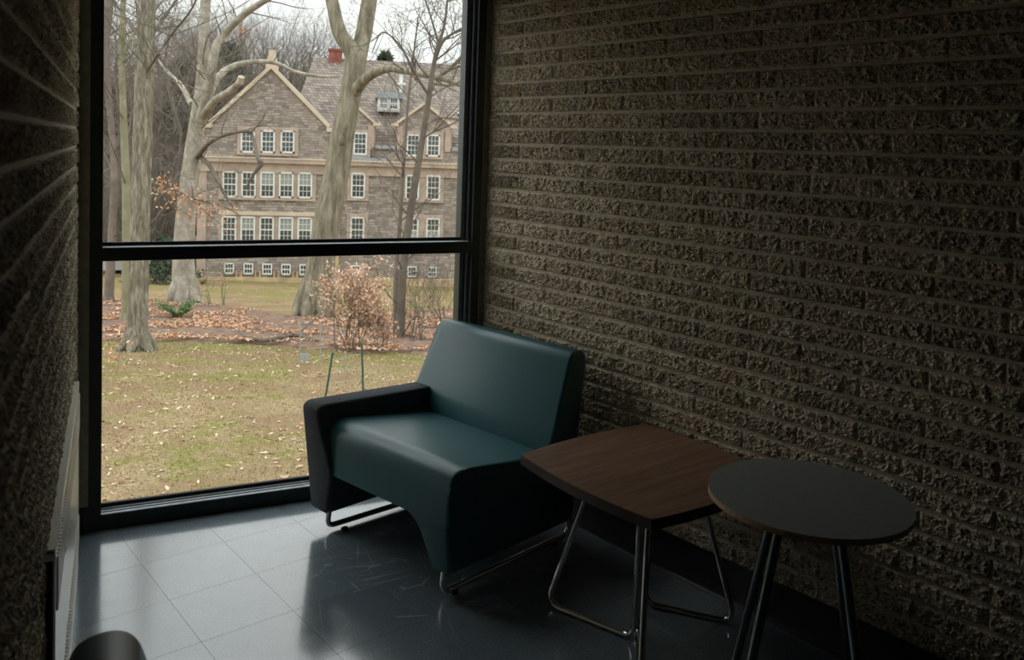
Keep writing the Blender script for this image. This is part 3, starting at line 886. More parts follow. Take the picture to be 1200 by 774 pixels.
# short grass
V = []; F = []; I = []
for k in range(60000):
    d = 6.0 + 17 * rng.random() ** .8; l_ = rng.uniform(-.62, .30) * d
    p = Vector((CAM.x, CAM.y, 0)) + HF * d + HR * l_
    if p.y < 2.5: continue
    z = ground_z(p.x, p.y); h = rng.uniform(.015, .04); w_ = rng.uniform(.004, .008); a = rng.uniform(0, pi)
    lean = Vector((rng.uniform(-.025, .025), rng.uniform(-.025, .025), h))
    q = Vector((p.x, p.y, z)); b = len(V); dx = Vector((cos(a) * w_, sin(a) * w_, 0))
    V += [q - dx, q + dx, q + lean]; F.append((b, b + 1, b + 2))
    gr = noise.noise(Vector((p.x * .35, p.y * .35, 0))) + .5 * noise.noise(Vector((p.x * 3, p.y * 3, 0))) + (.35 if 16 < d < 20.5 else 0)
    I.append(0 if gr > rng.uniform(.15, .75) else rng.choice((1, 1, 2)))
ga = m_simple('grass_green', (.20, .22, .06), .9, nscale=3, var=.3); gb = m_simple('grass_straw', (.45, .35, .19), .9, nscale=3, var=.3); gc = m_simple('grass_dead', (.22, .15, .09), .9, nscale=3, var=.3)
tag(mesh_obj('grass', V, F, None, None, False, [ga, gb, gc], I), 'thin patchy grass on the lawn outside the window', 'grass', kind='stuff')

# ---------------------------------------------------------------- trees
def grow(T, p, d, L_, r, lv, rng, sides=4, spread=.65, up=.15, seg=3, tips=None, kids=(2, 4), taper=.55, wig=.16):
    pts = [p.copy()]; rad = [r]; q = p.copy(); dd = d.normalized()
    for i in range(seg):
        dd = (dd + Vector((rng.gauss(0, wig), rng.gauss(0, wig), rng.gauss(0, wig) + up * .25))).normalized()
        q = q + dd * (L_ / seg); pts.append(q.copy()); rad.append(max(.003, r * (1 - (1 - taper) * (i + 1) / seg)))
    T.tube(pts, rad, sides, cap=False)
    if lv <= 0:
        if tips is not None: tips.append(q.copy())
        return
    n = rng.randint(*kids)
    for k in range(n):
        i = rng.randint(1, seg) if k else seg
        b = pts[i]; nd = (dd + Vector((rng.gauss(0, spread), rng.gauss(0, spread), rng.gauss(0, spread) + up))).normalized()
        grow(T, b, nd, L_ * rng.uniform(.5, .8), rad[i] * rng.uniform(.45, .72), lv - 1, rng, max(3, sides - 1), spread, up, max(2, seg - 0), tips, kids, taper, wig)
def PL(pts, z0):
    """pixel path with relative depth offsets -> world points"""
    return [at(x, y, z0 + dz) for x, y, dz in pts]
def smooth_path(P, R, n=4):
    if len(P) < 3: return P, R
    oP, oR = [], []
    for i in range(len(P) - 1):
        a = P[max(0, i - 1)]; b = P[i]; c = P[i + 1]; d = P[min(len(P) - 1, i + 2)]
        for k in range(n):
            t = k / n; t2 = t * t; t3 = t2 * t
            oP.append(.5 * ((2 * b) + (c - a) * t + (2 * a - 5 * b + 4 * c - d) * t2 + (-a + 3 * b - 3 * c + d) * t3)); oR.append(R[i] * (1 - t) + R[i + 1] * t)
    oP.append(P[-1]); oR.append(R[-1]); return oP, oR
def limb(T, pts, radpx, z0, sides=10, n=4):
    P = PL(pts, z0); R = [r * (z0 + pts[i][2]) / FPX for i, r in enumerate(radpx)]
    P, R = smooth_path(P, R, n); T.tube(P, R, sides); return P, R
def side_twigs(T, P, R, rng, n, L_, lv, tips=None, rmax=.022, **kw):
    for k in range(n):
        i = rng.randint(1, len(P) - 2); t = (P[i + 1] - P[i]).normalized()
        o = t.orthogonal().normalized(); o = Matrix.Rotation(rng.uniform(0, 2 * pi), 3, t) @ o
        d = (t * .5 + o + Vector((0, 0, .25))).normalized()
        grow(T, P[i], d, L_ * rng.uniform(.6, 1.2), min(rmax, R[i] * .5), lv, rng, tips=tips, **kw)
def depth_of(px, py):
    g = ground_hit(px, py); return (g - CAM).dot(CF), g
def root_flare(T, g, r, rng, n=6, k=1.8):
    for i in range(n):
        a = 2 * pi * i / n + rng.uniform(-.3, .3); u = Vector((cos(a), sin(a), 0))
        e = g + u * (r * k); e.z = ground_z(e.x, e.y) - .05
        T.tube([g + Vector((0, 0, r * 2.0)) + u * r * .25, g + u * (r * .75) + Vector((0, 0, r * .6)), e], [r * .5, r * .5, r * .18], 7)
def tree(name, label, base, limbs, mat, rng, twig=None, twigmat=None, flare=True, fk=1.7, group=None, dark=()):
    z0, g = depth_of(*base)
    root = empty(name, g); tag(root, label, 'tree', group)
    T = Tubes(); T2 = Tubes(); paths = []
    for i_, (L_, R_) in enumerate(limbs): paths.append(limb(T2 if i_ in dark else T, L_, R_, z0))
    if flare: root_flare(T, g, limbs[0][1][0] * z0 / FPX, rng, k=fk)
    T.v = [v - g for v in T.v]
    T.obj('trunk', mat, root)
    tips = []
    for idx, n, L2, lv in (twig or []):
        side_twigs(T2, *paths[idx], rng, n, L2, lv, tips)
    if T2.v:
        T2.v = [v - g for v in T2.v]
        T2.obj('twigs', twigmat or MX['twig'], root, False)['kind'] = 'stuff'
    return root, z0, g, paths, tips
rng = random.Random(5)
# tall furrowed trunk at the left
tree('tall_tree', 'furrowed grey trunk standing leftmost but two, rooted at the front edge of the leaf bed', (160, 411),
     [([(160, 416, 0), (161, 385, 0), (163, 300, 0), (166, 200, 0), (168, 120, 0), (171, 40, 0), (173, -40, 0), (175, -160, 0), (178, -300, .5)], [15, 12, 11.5, 11.2, 11, 10.5, 10, 9, 7]),
      ([(168, 90, 0), (200, 42, -1), (225, 10, -2), (240, -30, -3)], [1.6, 1.3, 1.1, .8]), ([(170, 60, 0), (188, 25, 1), (215, -12, 2), (235, -60, 2)], [1.6, 1.4, 1.1, .8]),
      ([(166, 45, 0), (147, 22, .5), (128, -8, 1)], [2, 1.5, 1])],
     MX['bark_oak'], rng, [(1, 12, 1.4, 3), (2, 12, 1.4, 3), (3, 8, 1.2, 2), (0, 5, 1.5, 3)], fk=1.6, dark=(1, 2, 3))
# thin mossy trunk just behind it
tree('slender_tree', 'slender mossy trunk just left of and behind the furrowed grey trunk', (149, 378),
     [([(149, 382, 0), (149, 300, 0), (148, 220, 0), (144, 120, 0), (143, 60, 0), (145, -20, 0), (148, -140, 0)], [7, 6, 5, 4, 3.5, 3, 2.4]),
      ([(143, 70, 0), (152, 45, 0), (163, 30, 1), (190, 2, 2)], [2, 1.6, 1.2, .8])], MX['bark_thin'], rng, [(0, 8, 2.0, 3), (1, 6, 1.2, 2)])
tree('far_left_tree', 'reddish grey trunk at the left edge of the window, seen through both panes', (127, 356),
     [([(127, 359, 0), (131, 280, 0), (134, 200, 0), (128, 120, 0), (123, 60, 0), (128, 0, 0), (134, -90, 0)], [6, 5, 4, 3.6, 5.5, 5, 4])], MX['bark_pink'], rng, [(0, 14, 2.4, 3)])
# beech in the middle left
r_, zb, gb_, pa, tips = tree('beech_tree', 'pale smooth beech with several rising limbs in front of the building corner', (216, 356),
     [([(217, 362, 0), (215, 330, 0), (216, 280, 0), (220, 230, 0), (226, 180, 0), (231, 140, 0), (235, 110, 0), (238, 70, 0), (240, 20, 0), (244, -40, 0), (250, -140, 0)], [16, 13.5, 12, 11, 10, 8.5, 7, 6.5, 6, 5.5, 4]),
      ([(230, 160, 0), (240, 125, -.5), (247, 90, -1), (253, 55, -1), (268, 34, -1), (290, 14, -1.5), (318, -4, -2), (350, -22, -2)], [7, 6.5, 5.5, 5, 4.5, 4, 3.4, 2.8]),
      ([(228, 170, 0), (236, 138, 1), (248, 104, 1.5), (262, 84, 2), (285, 74, 2.5), (320, 73, 3), (345, 84, 3), (372, 89, 3.5), (398, 90, 4)], [6, 5.5, 5, 4, 3, 2.6, 2.2, 1.8, 1]),
      ([(236, 140, 0), (252, 118, -2), (268, 108, -3), (281, 97, -3.4)], [5, 4.5, 4.2, 4]),
      ([(231, 185, 0), (245, 168, -2), (265, 158, -3), (288, 154, -3.5), (296, 160, -3.5), (302, 185, -4), (306, 192, -4), (297, 205, -4), (288, 222, -4)], [3.2, 2.4, 2, 2, 2, 2.4, 3, 1.6, 1]),
      ([(232, 182, 0), (244, 192, -1), (254, 210, -1.5), (262, 226, -2), (275, 246, -2)], [3, 2.6, 2.3, 1.9, 1]),
      ([(224, 122, 1), (212, 100, 2), (198, 86, 3), (178, 62, 4)], [3.5, 2.8, 2, 1.2])],
     MX['bark_beech'], rng, [(0, 6, 2.4, 3), (1, 14, 2.0, 3), (2, 8, 1.4, 2), (4, 5, .9, 2), (6, 7, 1.6, 3), (5, 4, 1.0, 2)], MX['twig'], fk=1.2, dark=(4, 5))
# pale cut end of the lopped limb
e = at(281, 97, zb - 3.4); e2 = at(283, 90, zb - 3.5)
T = Tubes(); T.tube([e - gb_, e2 - gb_], [4.4 * (zb - 3.4) / FPX, 3.8 * (zb - 3.4) / FPX], 10); cutp = T.obj('cut_limb_end', MX['wood_cut'], r_); cutp['label'] = 'pale sawn limb end'
# big forked tree
r2_, zt2, gt2, pa2, _ = tree('forked_tree', 'large greenish grey tree that forks near the top of the window', (368, 372),
     [([(366, 378, 0), (371, 340, 0), (377, 300, 0), (385, 250, 0), (395, 200, 0), (403, 150, 0), (411, 110, 0), (416, 78, 0), (412, 60, 0), (398, 38, 0), (391, 10, 0), (383, -30, 0), (372, -100, 0)], [21, 17, 16, 15.5, 14.5, 13.5, 12.5, 12.5, 10, 8.5, 7.5, 7, 6]),
      ([(417, 90, 0), (421, 62, .3), (427, 35, .5), (432, 5, .6), (438, -40, .8), (446, -120, 1)], [10, 10, 9.5, 9.3, 8, 6]),
      ([(413, 112, 0), (428, 93, -.6), (452, 81, -1.3), (480, 84, -2), (511, 90, -2.5), (530, 96, -3), (552, 104, -3.4), (580, 118, -4)], [8, 6, 4.6, 4.2, 4, 3, 2.4, 1.5]),
      ([(514, 90, -2.5), (530, 78, -2.8), (548, 58, -3), (565, 35, -3.4)], [2.6, 2.2, 2, 1.4]),
      ([(399, 176, -.12), (401, 166, -.3), (400, 160, -.3)], [4, 4.2, 2.6])],
     MX['bark_big'], rng, [(2, 5, 1.1, 2), (3, 6, 1.2, 3)], MX['twig'], fk=1.2)
# crooked thin tree at the right
tree('crooked_tree', 'thin crooked tree with fine black twigs at the right of the window', (470, 398),
     [([(469, 402, 0), (470, 360, 0), (473, 310, 0), (480, 255, 0), (488, 205, 0), (497, 150, 0), (504, 105, 0), (511, 62, 0), (521, 28, 0), (526, -20, 0)], [5.5, 5, 4.8, 4.5, 4.2, 3.5, 3, 2.4, 1.6, 1]),
      ([(509, 75, 0), (518, 50, .3), (533, 38, .5), (552, 28, .6), (575, 12, .8)], [1.9, 1.8, 1.5, 1.2, .8]),
      ([(503, 112, 0), (487, 88, -.3), (474, 62, -.5), (462, 46, -.6), (447, 38, -.8), (436, 62, -1)], [1.8, 1.5, 1.2, 1, .8, .6]),
      ([(497, 150, 0), (515, 138, .3), (548, 142, .4)], [1.2, 1, .6]), ([(514, 52, 0), (505, 20, -.2), (495, -10, -.4)], [1.4, 1, .8]),
      ([(506, 98, 0), (528, 100, .4), (545, 92, .6)], [1.2, 1, .7])],
     MX['twig'], rng, [(0, 20, 1.3, 3), (1, 14, .9, 3), (2, 14, .8, 3), (3, 4, .6, 2), (4, 8, .8, 3), (5, 5, .7, 2)], MX['twig'], fk=1.3)
tree('second_thin_tree', 'thinnest straight pale stem just left of the crooked tree', (463, 396),
     [([(463, 398, 0), (464, 330, 0), (470, 240, 0), (474, 180, 0), (478, 120, 0), (484, 70, 0), (490, 20, 0)], [3.0, 2.8, 2.4, 2.1, 1.6, 1.2, .8])],
     MX['bark_far'], rng, [(0, 14, 1.2, 3)], MX['twig'], flare=False)

# ---------------------------------------------------------------- shrubs
def leaf_cluster(pts, size, mats, w, rng, n, spread, parent, origin, name='dry_leaves'):
    P = []
    for k in range(n):
        c = rng.choice(pts); P.append(c + Vector((rng.gauss(0, spread), rng.gauss(0, spread), rng.gauss(0, spread * .8))) - origin)
    o = leaves_mesh(name, P, size, mats, w, rng, parent, False); o['kind'] = 'stuff'; return o
def shrub(name, label, base, hpx, wpx, stems, lv, mat, rng, leaves=None, lean=0.5, cat='shrub', group=None):
    z0, g = depth_of(*base); root = empty(name, g); tag(root, label, cat, group)
    h = hpx * z0 / FPX; w_ = wpx * z0 / FPX
    T = Tubes(); tips = []
    for k in range(stems):
        a = rng.uniform(0, 2 * pi); u = Vector((cos(a), sin(a), 0)) * rng.uniform(.1, lean)
        p = g + Vector((rng.gauss(0, w_ * .07), rng.gauss(0, w_ * .07), 0)); p.z = ground_z(p.x, p.y) - .03
        grow(T, p, Vector((0, 0, 1)) + u * (w_ / h), h * rng.uniform(.42, .6), rng.uniform(.008, .016) * h / 1.6, lv, rng, 4, .45, .25, 3, tips, (2, 4))
    T.v = [v - g for v in T.v]
    T.obj('stems', mat, root, False)['kind'] = 'stuff'
    if leaves:
        n, size, mats, wt = leaves
        leaf_cluster([t for t in tips if t.z > g.z + h * .12], size, mats, wt, rng, n, h * .06, root, g)
    return root
rng = random.Random(8)
shrub('copper_beech_sapling', 'bushy sapling holding pinkish copper leaves in front of the forked tree', (409, 412), 84, 80, 12, 3, MX['twig'], rng,
      (2600, (.030, .055), [MX['leaf_pink'], MX['leaf_pale'], MX['leaf_rust'], MX['leaf_tan']], (5, 4, 2, 2)), .45)
shrub('low_leafy_shrub', 'low shrub with a few brown leaves right of the copper sapling', (446, 412), 50, 50, 8, 3, MX['twig'], rng,
      (260, (.03, .055), [MX['leaf_rust'], MX['leaf_brown'], MX['leaf_pink']], (3, 2, 2)), .8)
shrub('bare_shrub', 'bare arching shrub beside the crooked tree', (484, 402), 84, 60, 8, 3, MX['twig'], rng, None, .8)
shrub('bare_shrub', 'bare tangled shrub at the right edge of the lower pane', (520, 398), 86, 66, 8, 3, MX['twig'], rng, None, .9)
shrub('tiny_sapling', 'knee-high sapling on the leaf bed right of the beech', (246, 362), 46, 26, 3, 2, MX['twig'], rng, (50, (.03, .05), [MX['leaf_tan'], MX['leaf_pink']], (1, 1)), .5)
shrub('tiny_sapling', 'dark thin sapling on the far lawn below the basement windows', (262, 358), 50, 24, 3, 2, MX['twig'], rng, (50, (.03, .05), [MX['leaf_pink'], MX['leaf_tan']], (1, 1)), .5)
shrub('tiny_sapling', 'single short twig planted in the lawn at the lower left of the window', (136, 438), 38, 16, 1, 2, MX['twig'], rng, (26, (.03, .05), [MX['leaf_orange'], MX['leaf_pale']], (1, 1)), .2)
# green fern-like plant at the beech foot
z0, g = depth_of(207, 374)
fr = empty('fern', g); tag(fr, 'bright green fern at the foot of the pale beech', 'plant')
T = Tubes(); P = []
for k in range(34):
    a = rng.uniform(0, 2 * pi); u = Vector((cos(a), sin(a), 0)); L_ = rng.uniform(.35, .75)
    pts = [Vector((0, 0, 0)), u * L_ * .4 + Vector((0, 0, L_ * .6)), u * L_ + Vector((0, 0, L_ * .65))]
    T.tube(pts, .006, 3, cap=False)
    for t in range(9):
        f = t / 9; q = pts[0] * (1 - f) ** 2 + pts[1] * 2 * f * (1 - f) + pts[2] * f * f; P.append(q)
T.obj('stems', MX['fern'], fr, False)['kind'] = 'stuff'
leaves_mesh('fronds', P, (.05, .09), [MX['fern']], (1,), rng, fr, False)['kind'] = 'stuff'
# orange leaves still hanging on a low branch across the beech
z0 = zb - 2
br = empty('oak_branch', at(232, 250, z0)); 
tag(br, 'low branch of bright orange leaves hanging across the beech trunk', 'branch')
T = Tubes(); tips = []; O = at(232, 250, z0)
for path in ([(178, 232, 1), (200, 222, .5), (222, 232, 0), (240, 248, -.3), (258, 262, -.3)], [(222, 232, 0), (246, 238, -.2), (266, 244, 0), (280, 252, 0)], [(178, 262, .5), (196, 240, .4), (214, 226, .2)], [(186, 212, 0), (196, 226, .2), (208, 244, .2)]):
    Pp, Rr = limb(T, path, [1.1, 1, .9, .7, .4][:len(path)], z0, 5)
    side_twigs(T, Pp, Rr, rng, 5, .5, 1, tips)
T.v = [v - O for v in T.v]; T.obj('twigs', MX['twig'], br, False)['kind'] = 'stuff'
Q = [at(*p, z0 - .2) for p in ((206, 232), (214, 238), (226, 234), (236, 240), (246, 238), (250, 246), (232, 248), (222, 246), (240, 252), (258, 262), (196, 226), (188, 222), (268, 246), (184, 212))]
leaf_cluster(Q, (.045, .09), [MX['leaf_orange'], MX['leaf_pale'], MX['leaf_tan']], (5, 3, 3), rng, 330, .24, br, O)
leaf_cluster([at(286, 36, zb), at(284, 42, zb)], (.05, .10), [MX['leaf_rust'], MX['leaf_orange']], (2, 1), rng, 22, .14, br, O, 'dry_leaves')

# fallen branch on the leaf bed
z0, g = depth_of(330, 402)
fb = empty('fallen_branch', g); tag(fb, 'grey fallen branch lying along the front edge of the leaf bed', 'branch')
T = Tubes()
def glimb(path, rads):
    P = []
    for x, y, lift in path:
        q = ground_hit(x, y); P.append(Vector((q.x, q.y, ground_z(q.x, q.y) + .10 + lift)))
    P, R = smooth_path(P, rads, 4); T.tube(P, R, 7); return P
glimb([(276, 400, 0), (290, 402, .02), (308, 405, 0), (326, 404, .04), (344, 401, .05), (352, 402, .05), (376, 405, 0)], [.03, .04, .045, .05, .05, .04, .02])
glimb([(345, 402, .04), (358, 396, .15), (372, 388, .30), (382, 380, .45)], [.03, .025, .02, .01])
glimb([(290, 402, 0), (282, 397, .05), (278, 394, .12)], [.03, .02, .01])
T.v = [v - g for v in T.v]; T.obj('wood', MX['twig'], fb)

# stakes and wire around the sapling
def stake(name, label, base, top, rpx, mat, group=None):
    z0, g = depth_of(*base); t = at(*top, z0)
    root = empty(name, g); tag(root, label, 'stake', group)
    T = Tubes(); T.tube([Vector((0, 0, -.1)), t - g], max(.012, rpx * z0 / FPX), 6); T.obj('post', mat, root)
    return root, t, g
s1 = stake('fence_stake', 'green steel stake leaning right, in front of the copper sapling', (380, 468), (390, 413), 1.2, MX['green_post'])
s2 = stake('fence_stake', 'upright green steel stake right of the leaning one', (426, 462), (424, 403), 1.2, MX['green_post'])
s3 = stake('fence_stake', 'thin grey stake beside the small plaque', (352, 428), (352, 374), .5, MX['wire'])
s4 = stake('fence_stake', 'thin grey stake between the plaque and the leaning green stake', (376, 424), (375, 378), .6, MX['wire'])
s5 = stake('fence_stake', 'short pale stake behind the two green stakes', (405, 444), (405, 412), .6, MX['wire'])
wf_ = empty('wire_fence', s1[2]); tag(wf_, 'barely visible wire netting strung between the green stakes', 'fence')
T = Tubes()
for f in (.3, .55, .8):
    a = s1[2] + (s1[1] - s1[2]) * f; b = s2[2] + (s2[1] - s2[2]) * f; c = s5[2] + (s5[1] - s5[2]) * f
    for p, q in ((a, b), (b, c), (c, a)): T.tube([p - s1[2], q - s1[2]], .0022, 3, cap=False)
T.obj('wire', MX['wire'], wf_, False)
z0, g = depth_of(357, 428)
pq = empty('plant_plaque', g); tag(pq, 'small grey plaque on a peg in the lawn', 'sign')
T = Tubes(); T.tube([Vector((0, 0, -.05)), Vector((0, 0, .14))], .01, 5); T.obj('peg', MX['wire'], pq)
boxes('plate', [(-.075, .075, -.006, .006, .10, .20)], MX['plaque'], pq)

# ---------------------------------------------------------------- stone building
FA = YAW + RAD(9.5)
TD = Vector((cos(FA), sin(FA), 0))              # along the facade, left -> right
ND = Vector((sin(FA), -cos(FA), 0))             # facade normal, towards us
G0 = ground_hit(262, 328.5)
def fac(px, py, off=0.0):
    r = ray(px, py); t = ((G0 + ND * off - CAM).dot(ND)) / r.dot(ND); p = CAM + r * t - G0
    return p.dot(TD), p.z
Mf = Matrix((TD, -ND, Vector((0, 0, 1)))).transposed().to_4x4()   # local: x along, y into building, z up
bd = empty('stone_building', G0); bd.rotation_euler = (0, 0, math.atan2(TD.y, TD.x))
tag(bd, 'three-storey grey stone building with white sash windows and brown roof behind the trees', 'building')
uL = fac(231, 300)[0]; uR = fac(640, 300)[0]; uG = fac(388, 200)[0]
zE = fac(500, 172)[1]; zB = -1.2
uc, za = fac(318, 80); ufr, zf = fac(385, 150); hwid = ufr - uc; ufl = uc - hwid
bm = bmesh.new()
def dormer_pts(px_c, px_r, py_f, py_a):
    c = fac(px_c, py_a)[0]; r, zf_ = fac(px_r, py_f); za_ = fac(px_c, py_a)[1]; return c, r - c, zf_, za_
d1 = dormer_pts(408, 438.5, 144.5, 117); d2 = dormer_pts(498, 528.5, 147.5, 122)
outline = [(uL, zB), (uR, zB), (uR, zE)]
for c, h, zf_, za_ in (d2, d1): outline += [(c + h, zE), (c + h, zf_), (c, za_), (c - h, zf_), (c - h, zE)]
outline += [(ufr + .3, zE), (ufr + .3, zf), (ufr, zf), (uc, za), (ufl, zf), (uL, zf)]
# clean order (gable right foot adjoins dormer 1)
out2 = []
for p in outline:
    if not out2 or (abs(p[0] - out2[-1][0]) + abs(p[1] - out2[-1][1])) > 1e-4: out2.append(p)
if d1[0] - d1[1] <= ufr + .3:
    c, h, zf_, za_ = d1
    out2 = [p for p in out2 if not (abs(p[0] - (c - h)) < 1e-4)]
    out2 = [p for p in out2 if not (abs(p[0] - (ufr + .3)) < 1e-4 and abs(p[1] - zE) < 1e-4)]
    i = [k for k, p in enumerate(out2) if abs(p[0] - (ufr + .3)) < 1e-4][0]
    # meet at the kneeler
    t = (ufr + .3 - c) / (-h); zz = za_ + (zf_ - za_) * min(1, abs(t)); out2.insert(i, (ufr + .3, min(zf, zz)))
    out2 = [p for k, p in enumerate(out2) if k == 0 or (abs(p[0] - out2[k - 1][0]) + abs(p[1] - out2[k - 1][1])) > 1e-4]
prism(bm, out2, .0, .55, 'xz')
box(bm, uL, uR, .55, 13, zB, zf - .3)
bm_obj('stone_wall', bm, MX['stone'], bd)
# roofs
def slab(name, pts, th_, mat, parent, cut=None):
    bm = bmesh.new(); P_ = [Vector(p) for p in pts]; n = (P_[1] - P_[0]).cross(P_[2] - P_[0]).normalized()
    if n.z < 0: n = -n
    A_ = [bm.verts.new(p) for p in P_]; B_ = [bm.verts.new(p - n * th_) for p in P_]
    bm.faces.new(A_); bm.faces.new(B_[::-1])
    for i in range(len(P_)): bm.faces.new((A_[i], B_[i], B_[(i + 1) % len(P_)], A_[(i + 1) % len(P_)]))
    return bm_obj(name, bm, mat, parent)
RD = 7.0
zr = fac(500, 74, -RD)[1]; ur0 = fac(368, 70, -RD)[0]
slab('main_roof', [(ufr - 2.5, -.1 + .15, zE - .15), (uR, .05, zE - .15), (uR, RD, zr), (ur0, RD, zr)], .2, MX['roof'], bd)
slab('hip_roof', [(ufr - 2.5, .05, zE - .15), (ur0, RD, zr), (ufr - 2.5, 14, zE - .15)], .2, MX['roof'], bd)
slab('rear_roof', [(ur0, RD, zr), (uR, RD, zr), (uR, 14, zE - .15), (ufr - 2.5, 14, zE - .15)], .2, MX['roof'], bd)
slab('gable_roof', [(uc, .1, za - .12), (uc, 11, za - .12), (ufr + .2, 11, zf - .12), (ufr + .2, .1, zf - .12)], .2, MX['roof'], bd)
slab('gable_roof', [(uc, .1, za - .12), (uc, 11, za - .12), (ufl - 1.4, 11, zf - 1.4), (ufl - 1.4, .1, zf - 1.4)], .2, MX['roof'], bd)
for c, h, zf_, za_ in (d1, d2):
    for s in (-1, 1):
        if s < 0 and c == d1[0]: continue
        slab('dormer_roof', [(c, .1, za_ - .1), (c, 3.4, za_ - .1), (c + s * h, 3.0, zf_ - .1), (c + s * h, .1, zf_ - .1)], .15, MX['roof'], bd)
        boxes('dormer_cheek', [(c + s * h - .08, c + s * h + .08, .1, 2.8, zE - .1, zf_ - .12)], MX['trimstone'], bd)
boxes('valley_roof', [(ufr - .4, d1[0], .6, 3.2, zE - .2, zf + .1)], MX['roof'], bd)
boxes('stone_infill', [(ufr - .2, d1[0] - .3, .03, .6, zE - .2, zf + .25)], MX['stone'], bd)
for c, h, zf_, za_ in (d1, d2):
    for s_ in (-1, 1):
        if c == d1[0] and s_ < 0: continue
        boxes('dormer_quoin', [tuple(sorted((c + s_ * (h - .32), c + s_ * (h + .02)))) + (-.05, .0, zE - .25, zf_ - .12)], MX['trimstone'], bd)
# copings
def coping(u0, z0_, u1, z1_, w_=.28, kneel=True):
    bm = bmesh.new(); a = Vector((u0, 0, z0_)); b = Vector((u1, 0, z1_)); d = (b - a).normalized(); n = Vector((-d.z, 0, d.x))
    if n.z < 0: n = -n
    q = [a - n * .02, b - n * .02, b + n * w_ * .6, a + n * w_ * .6]
    A_ = [bm.verts.new((p.x, -.14, p.z)) for p in q]; B_ = [bm.verts.new((p.x, .62, p.z)) for p in q]
    bm.faces.new(A_); bm.faces.new(B_[::-1])
    for i in range(4): bm.faces.new((A_[i], B_[i], B_[(i + 1) % 4], A_[(i + 1) % 4]))
    return bm_obj('coping', bm, MX['copestone'], bd)
coping(uc, za, ufr, zf); coping(uc, za, ufl, zf)
for c, h, zf_, za_ in (d1, d2):
    coping(c, za_, c + h, zf_, .2)
    if c > d1[0]: coping(c, za_, c - h, zf_, .2)
kn = [(ufr - .1, ufr + .55, -.14, .62, zf - .22, zf + .02), (ufl - .5, ufl + .1, -.14, .62, zf - .22, zf + .02)]
for c, h, zf_, za_ in (d1, d2): kn += [(c + h - .05, c + h + .35, -.14, .6, zf_ - .15, zf_ + .03), ] + ([(c - h - .35, c - h + .05, -.14, .6, zf_ - .15, zf_ + .03)] if c > d1[0] else [])
for b in kn: boxes('kneeler', [b], MX['copestone'], bd)
# cornice bands
zc1 = fac(300, 188)[1]; zc2 = fac(300, 195.5)[1]; zc3 = fac(480, 191.5)[1]
boxes('cornice', [(uL, uR, -.32, .0, zc1 - .12, zc1 + .10), (uL, uR, -.12, .0, zc2 - .32, zc1 - .12)], MX['trimstone'], bd)
boxes('cornice_cap', [(uL, uR, -.36, .0, zc1 + .10, zc1 + .17)], MX['copestone'], bd)
zb3 = fac(300, 250)[1]
boxes('string_course', [(fac(257, 250)[0], fac(371, 250)[0], -.16, 0, zb3 - .10, zb3 + .10)], MX['copestone'], bd)
zfo = fac(300, 326)[1]
boxes('footing', [(uL, uR, -.25, .0, zB, .18)], MX['footing'], bd)
boxes('corner_quoins', [(uL - .03, uL + .45, -.04, .0, 0.0, zc1 - .2)], MX['trimstone'], bd)
# gutters and pipes
gz = fac(450, 172)[1]
boxes('gutter', [(d1[0] + d1[1] + .1, d2[0] - d2[1] - .1, -.22, .02, gz - .12, gz + .06), (d2[0] + d2[1] + .1, uR, -.22, .02, gz - .12, gz + .06)], MX['lead'], bd)
dp = fac(437.5, 176)
boxes('downspout', [(dp[0] - .06, dp[0] + .06, -.16, -.02, zc1 + .15, gz - .05)], MX['pipe'], bd)
dp2 = fac(395, 300)[0]
boxes('downspout', [(dp2 - .10, dp2 + .10, -.2, -.02, .1, zc1 - .2)], MX['footing'], bd)
f0 = fac(412, 187)[0]; f1 = fac(453, 187)[0]
boxes('lead_flashing', [(f0, f1, -.34, -.02, zc1 + .17, zc1 + .34)], MX['lead'], bd)
# windows
WIN = {}
KF = (G0 - CAM).dot(CF) / FPX
def sash_mesh(w_, h_, nx, nz):
    bm = bmesh.new(); f = min(.085, w_ * .13)
    for b in ((-w_ / 2, -w_ / 2 + f, 0, h_), (w_ / 2 - f, w_ / 2, 0, h_), (-w_ / 2, w_ / 2, 0, f * 1.2), (-w_ / 2, w_ / 2, h_ - f, h_)):
        box(bm, b[0], b[1], -.05, .06, b[2], b[3])
    box(bm, -w_ / 2, w_ / 2, -.03, .05, h_ / 2 - .030, h_ / 2 + .030)
    for i in range(1, nx):
        x = -w_ / 2 + f + (w_ - 2 * f) * i / nx; box(bm, x - .012, x + .012, -.02, .04, f, h_ - f)
    for j in range(1, nz):
        if nz % 2 == 0 and j == nz // 2: continue
        z = f + (h_ - 2 * f) * j / nz; box(bm, -w_ / 2 + f, w_ / 2 - f, -.02, .04, z - .012, z + .012)
    me = bpy.data.meshes.new('window'); bmesh.ops.recalc_face_normals(bm, faces=bm.faces); bm.to_mesh(me); bm.free(); me.materials.append(MX['white']); return me
def pane_mesh(w_, h_, mat):
    bm = bmesh.new(); box(bm, -w_ / 2 + .08, w_ / 2 - .08, .015, .03, .08, h_ - .08)
    me = bpy.data.meshes.new('pane'); bmesh.ops.recalc_face_normals(bm, faces=bm.faces); bm.to_mesh(me); bm.free(); me.materials.append(mat); return me
def blind_mesh(w_, h_, upper):
    bm = bmesh.new(); z = (h_ / 2, h_ - .09) if upper else (.1, h_ / 2); box(bm, -w_ / 2 + .09, w_ / 2 - .09, .008, .014, z[0], z[1])
    me = bpy.data.meshes.new('blind'); bmesh.ops.recalc_face_normals(bm, faces=bm.faces); bm.to_mesh(me); bm.free(); me.materials.append(MX['pane_pale']); return me
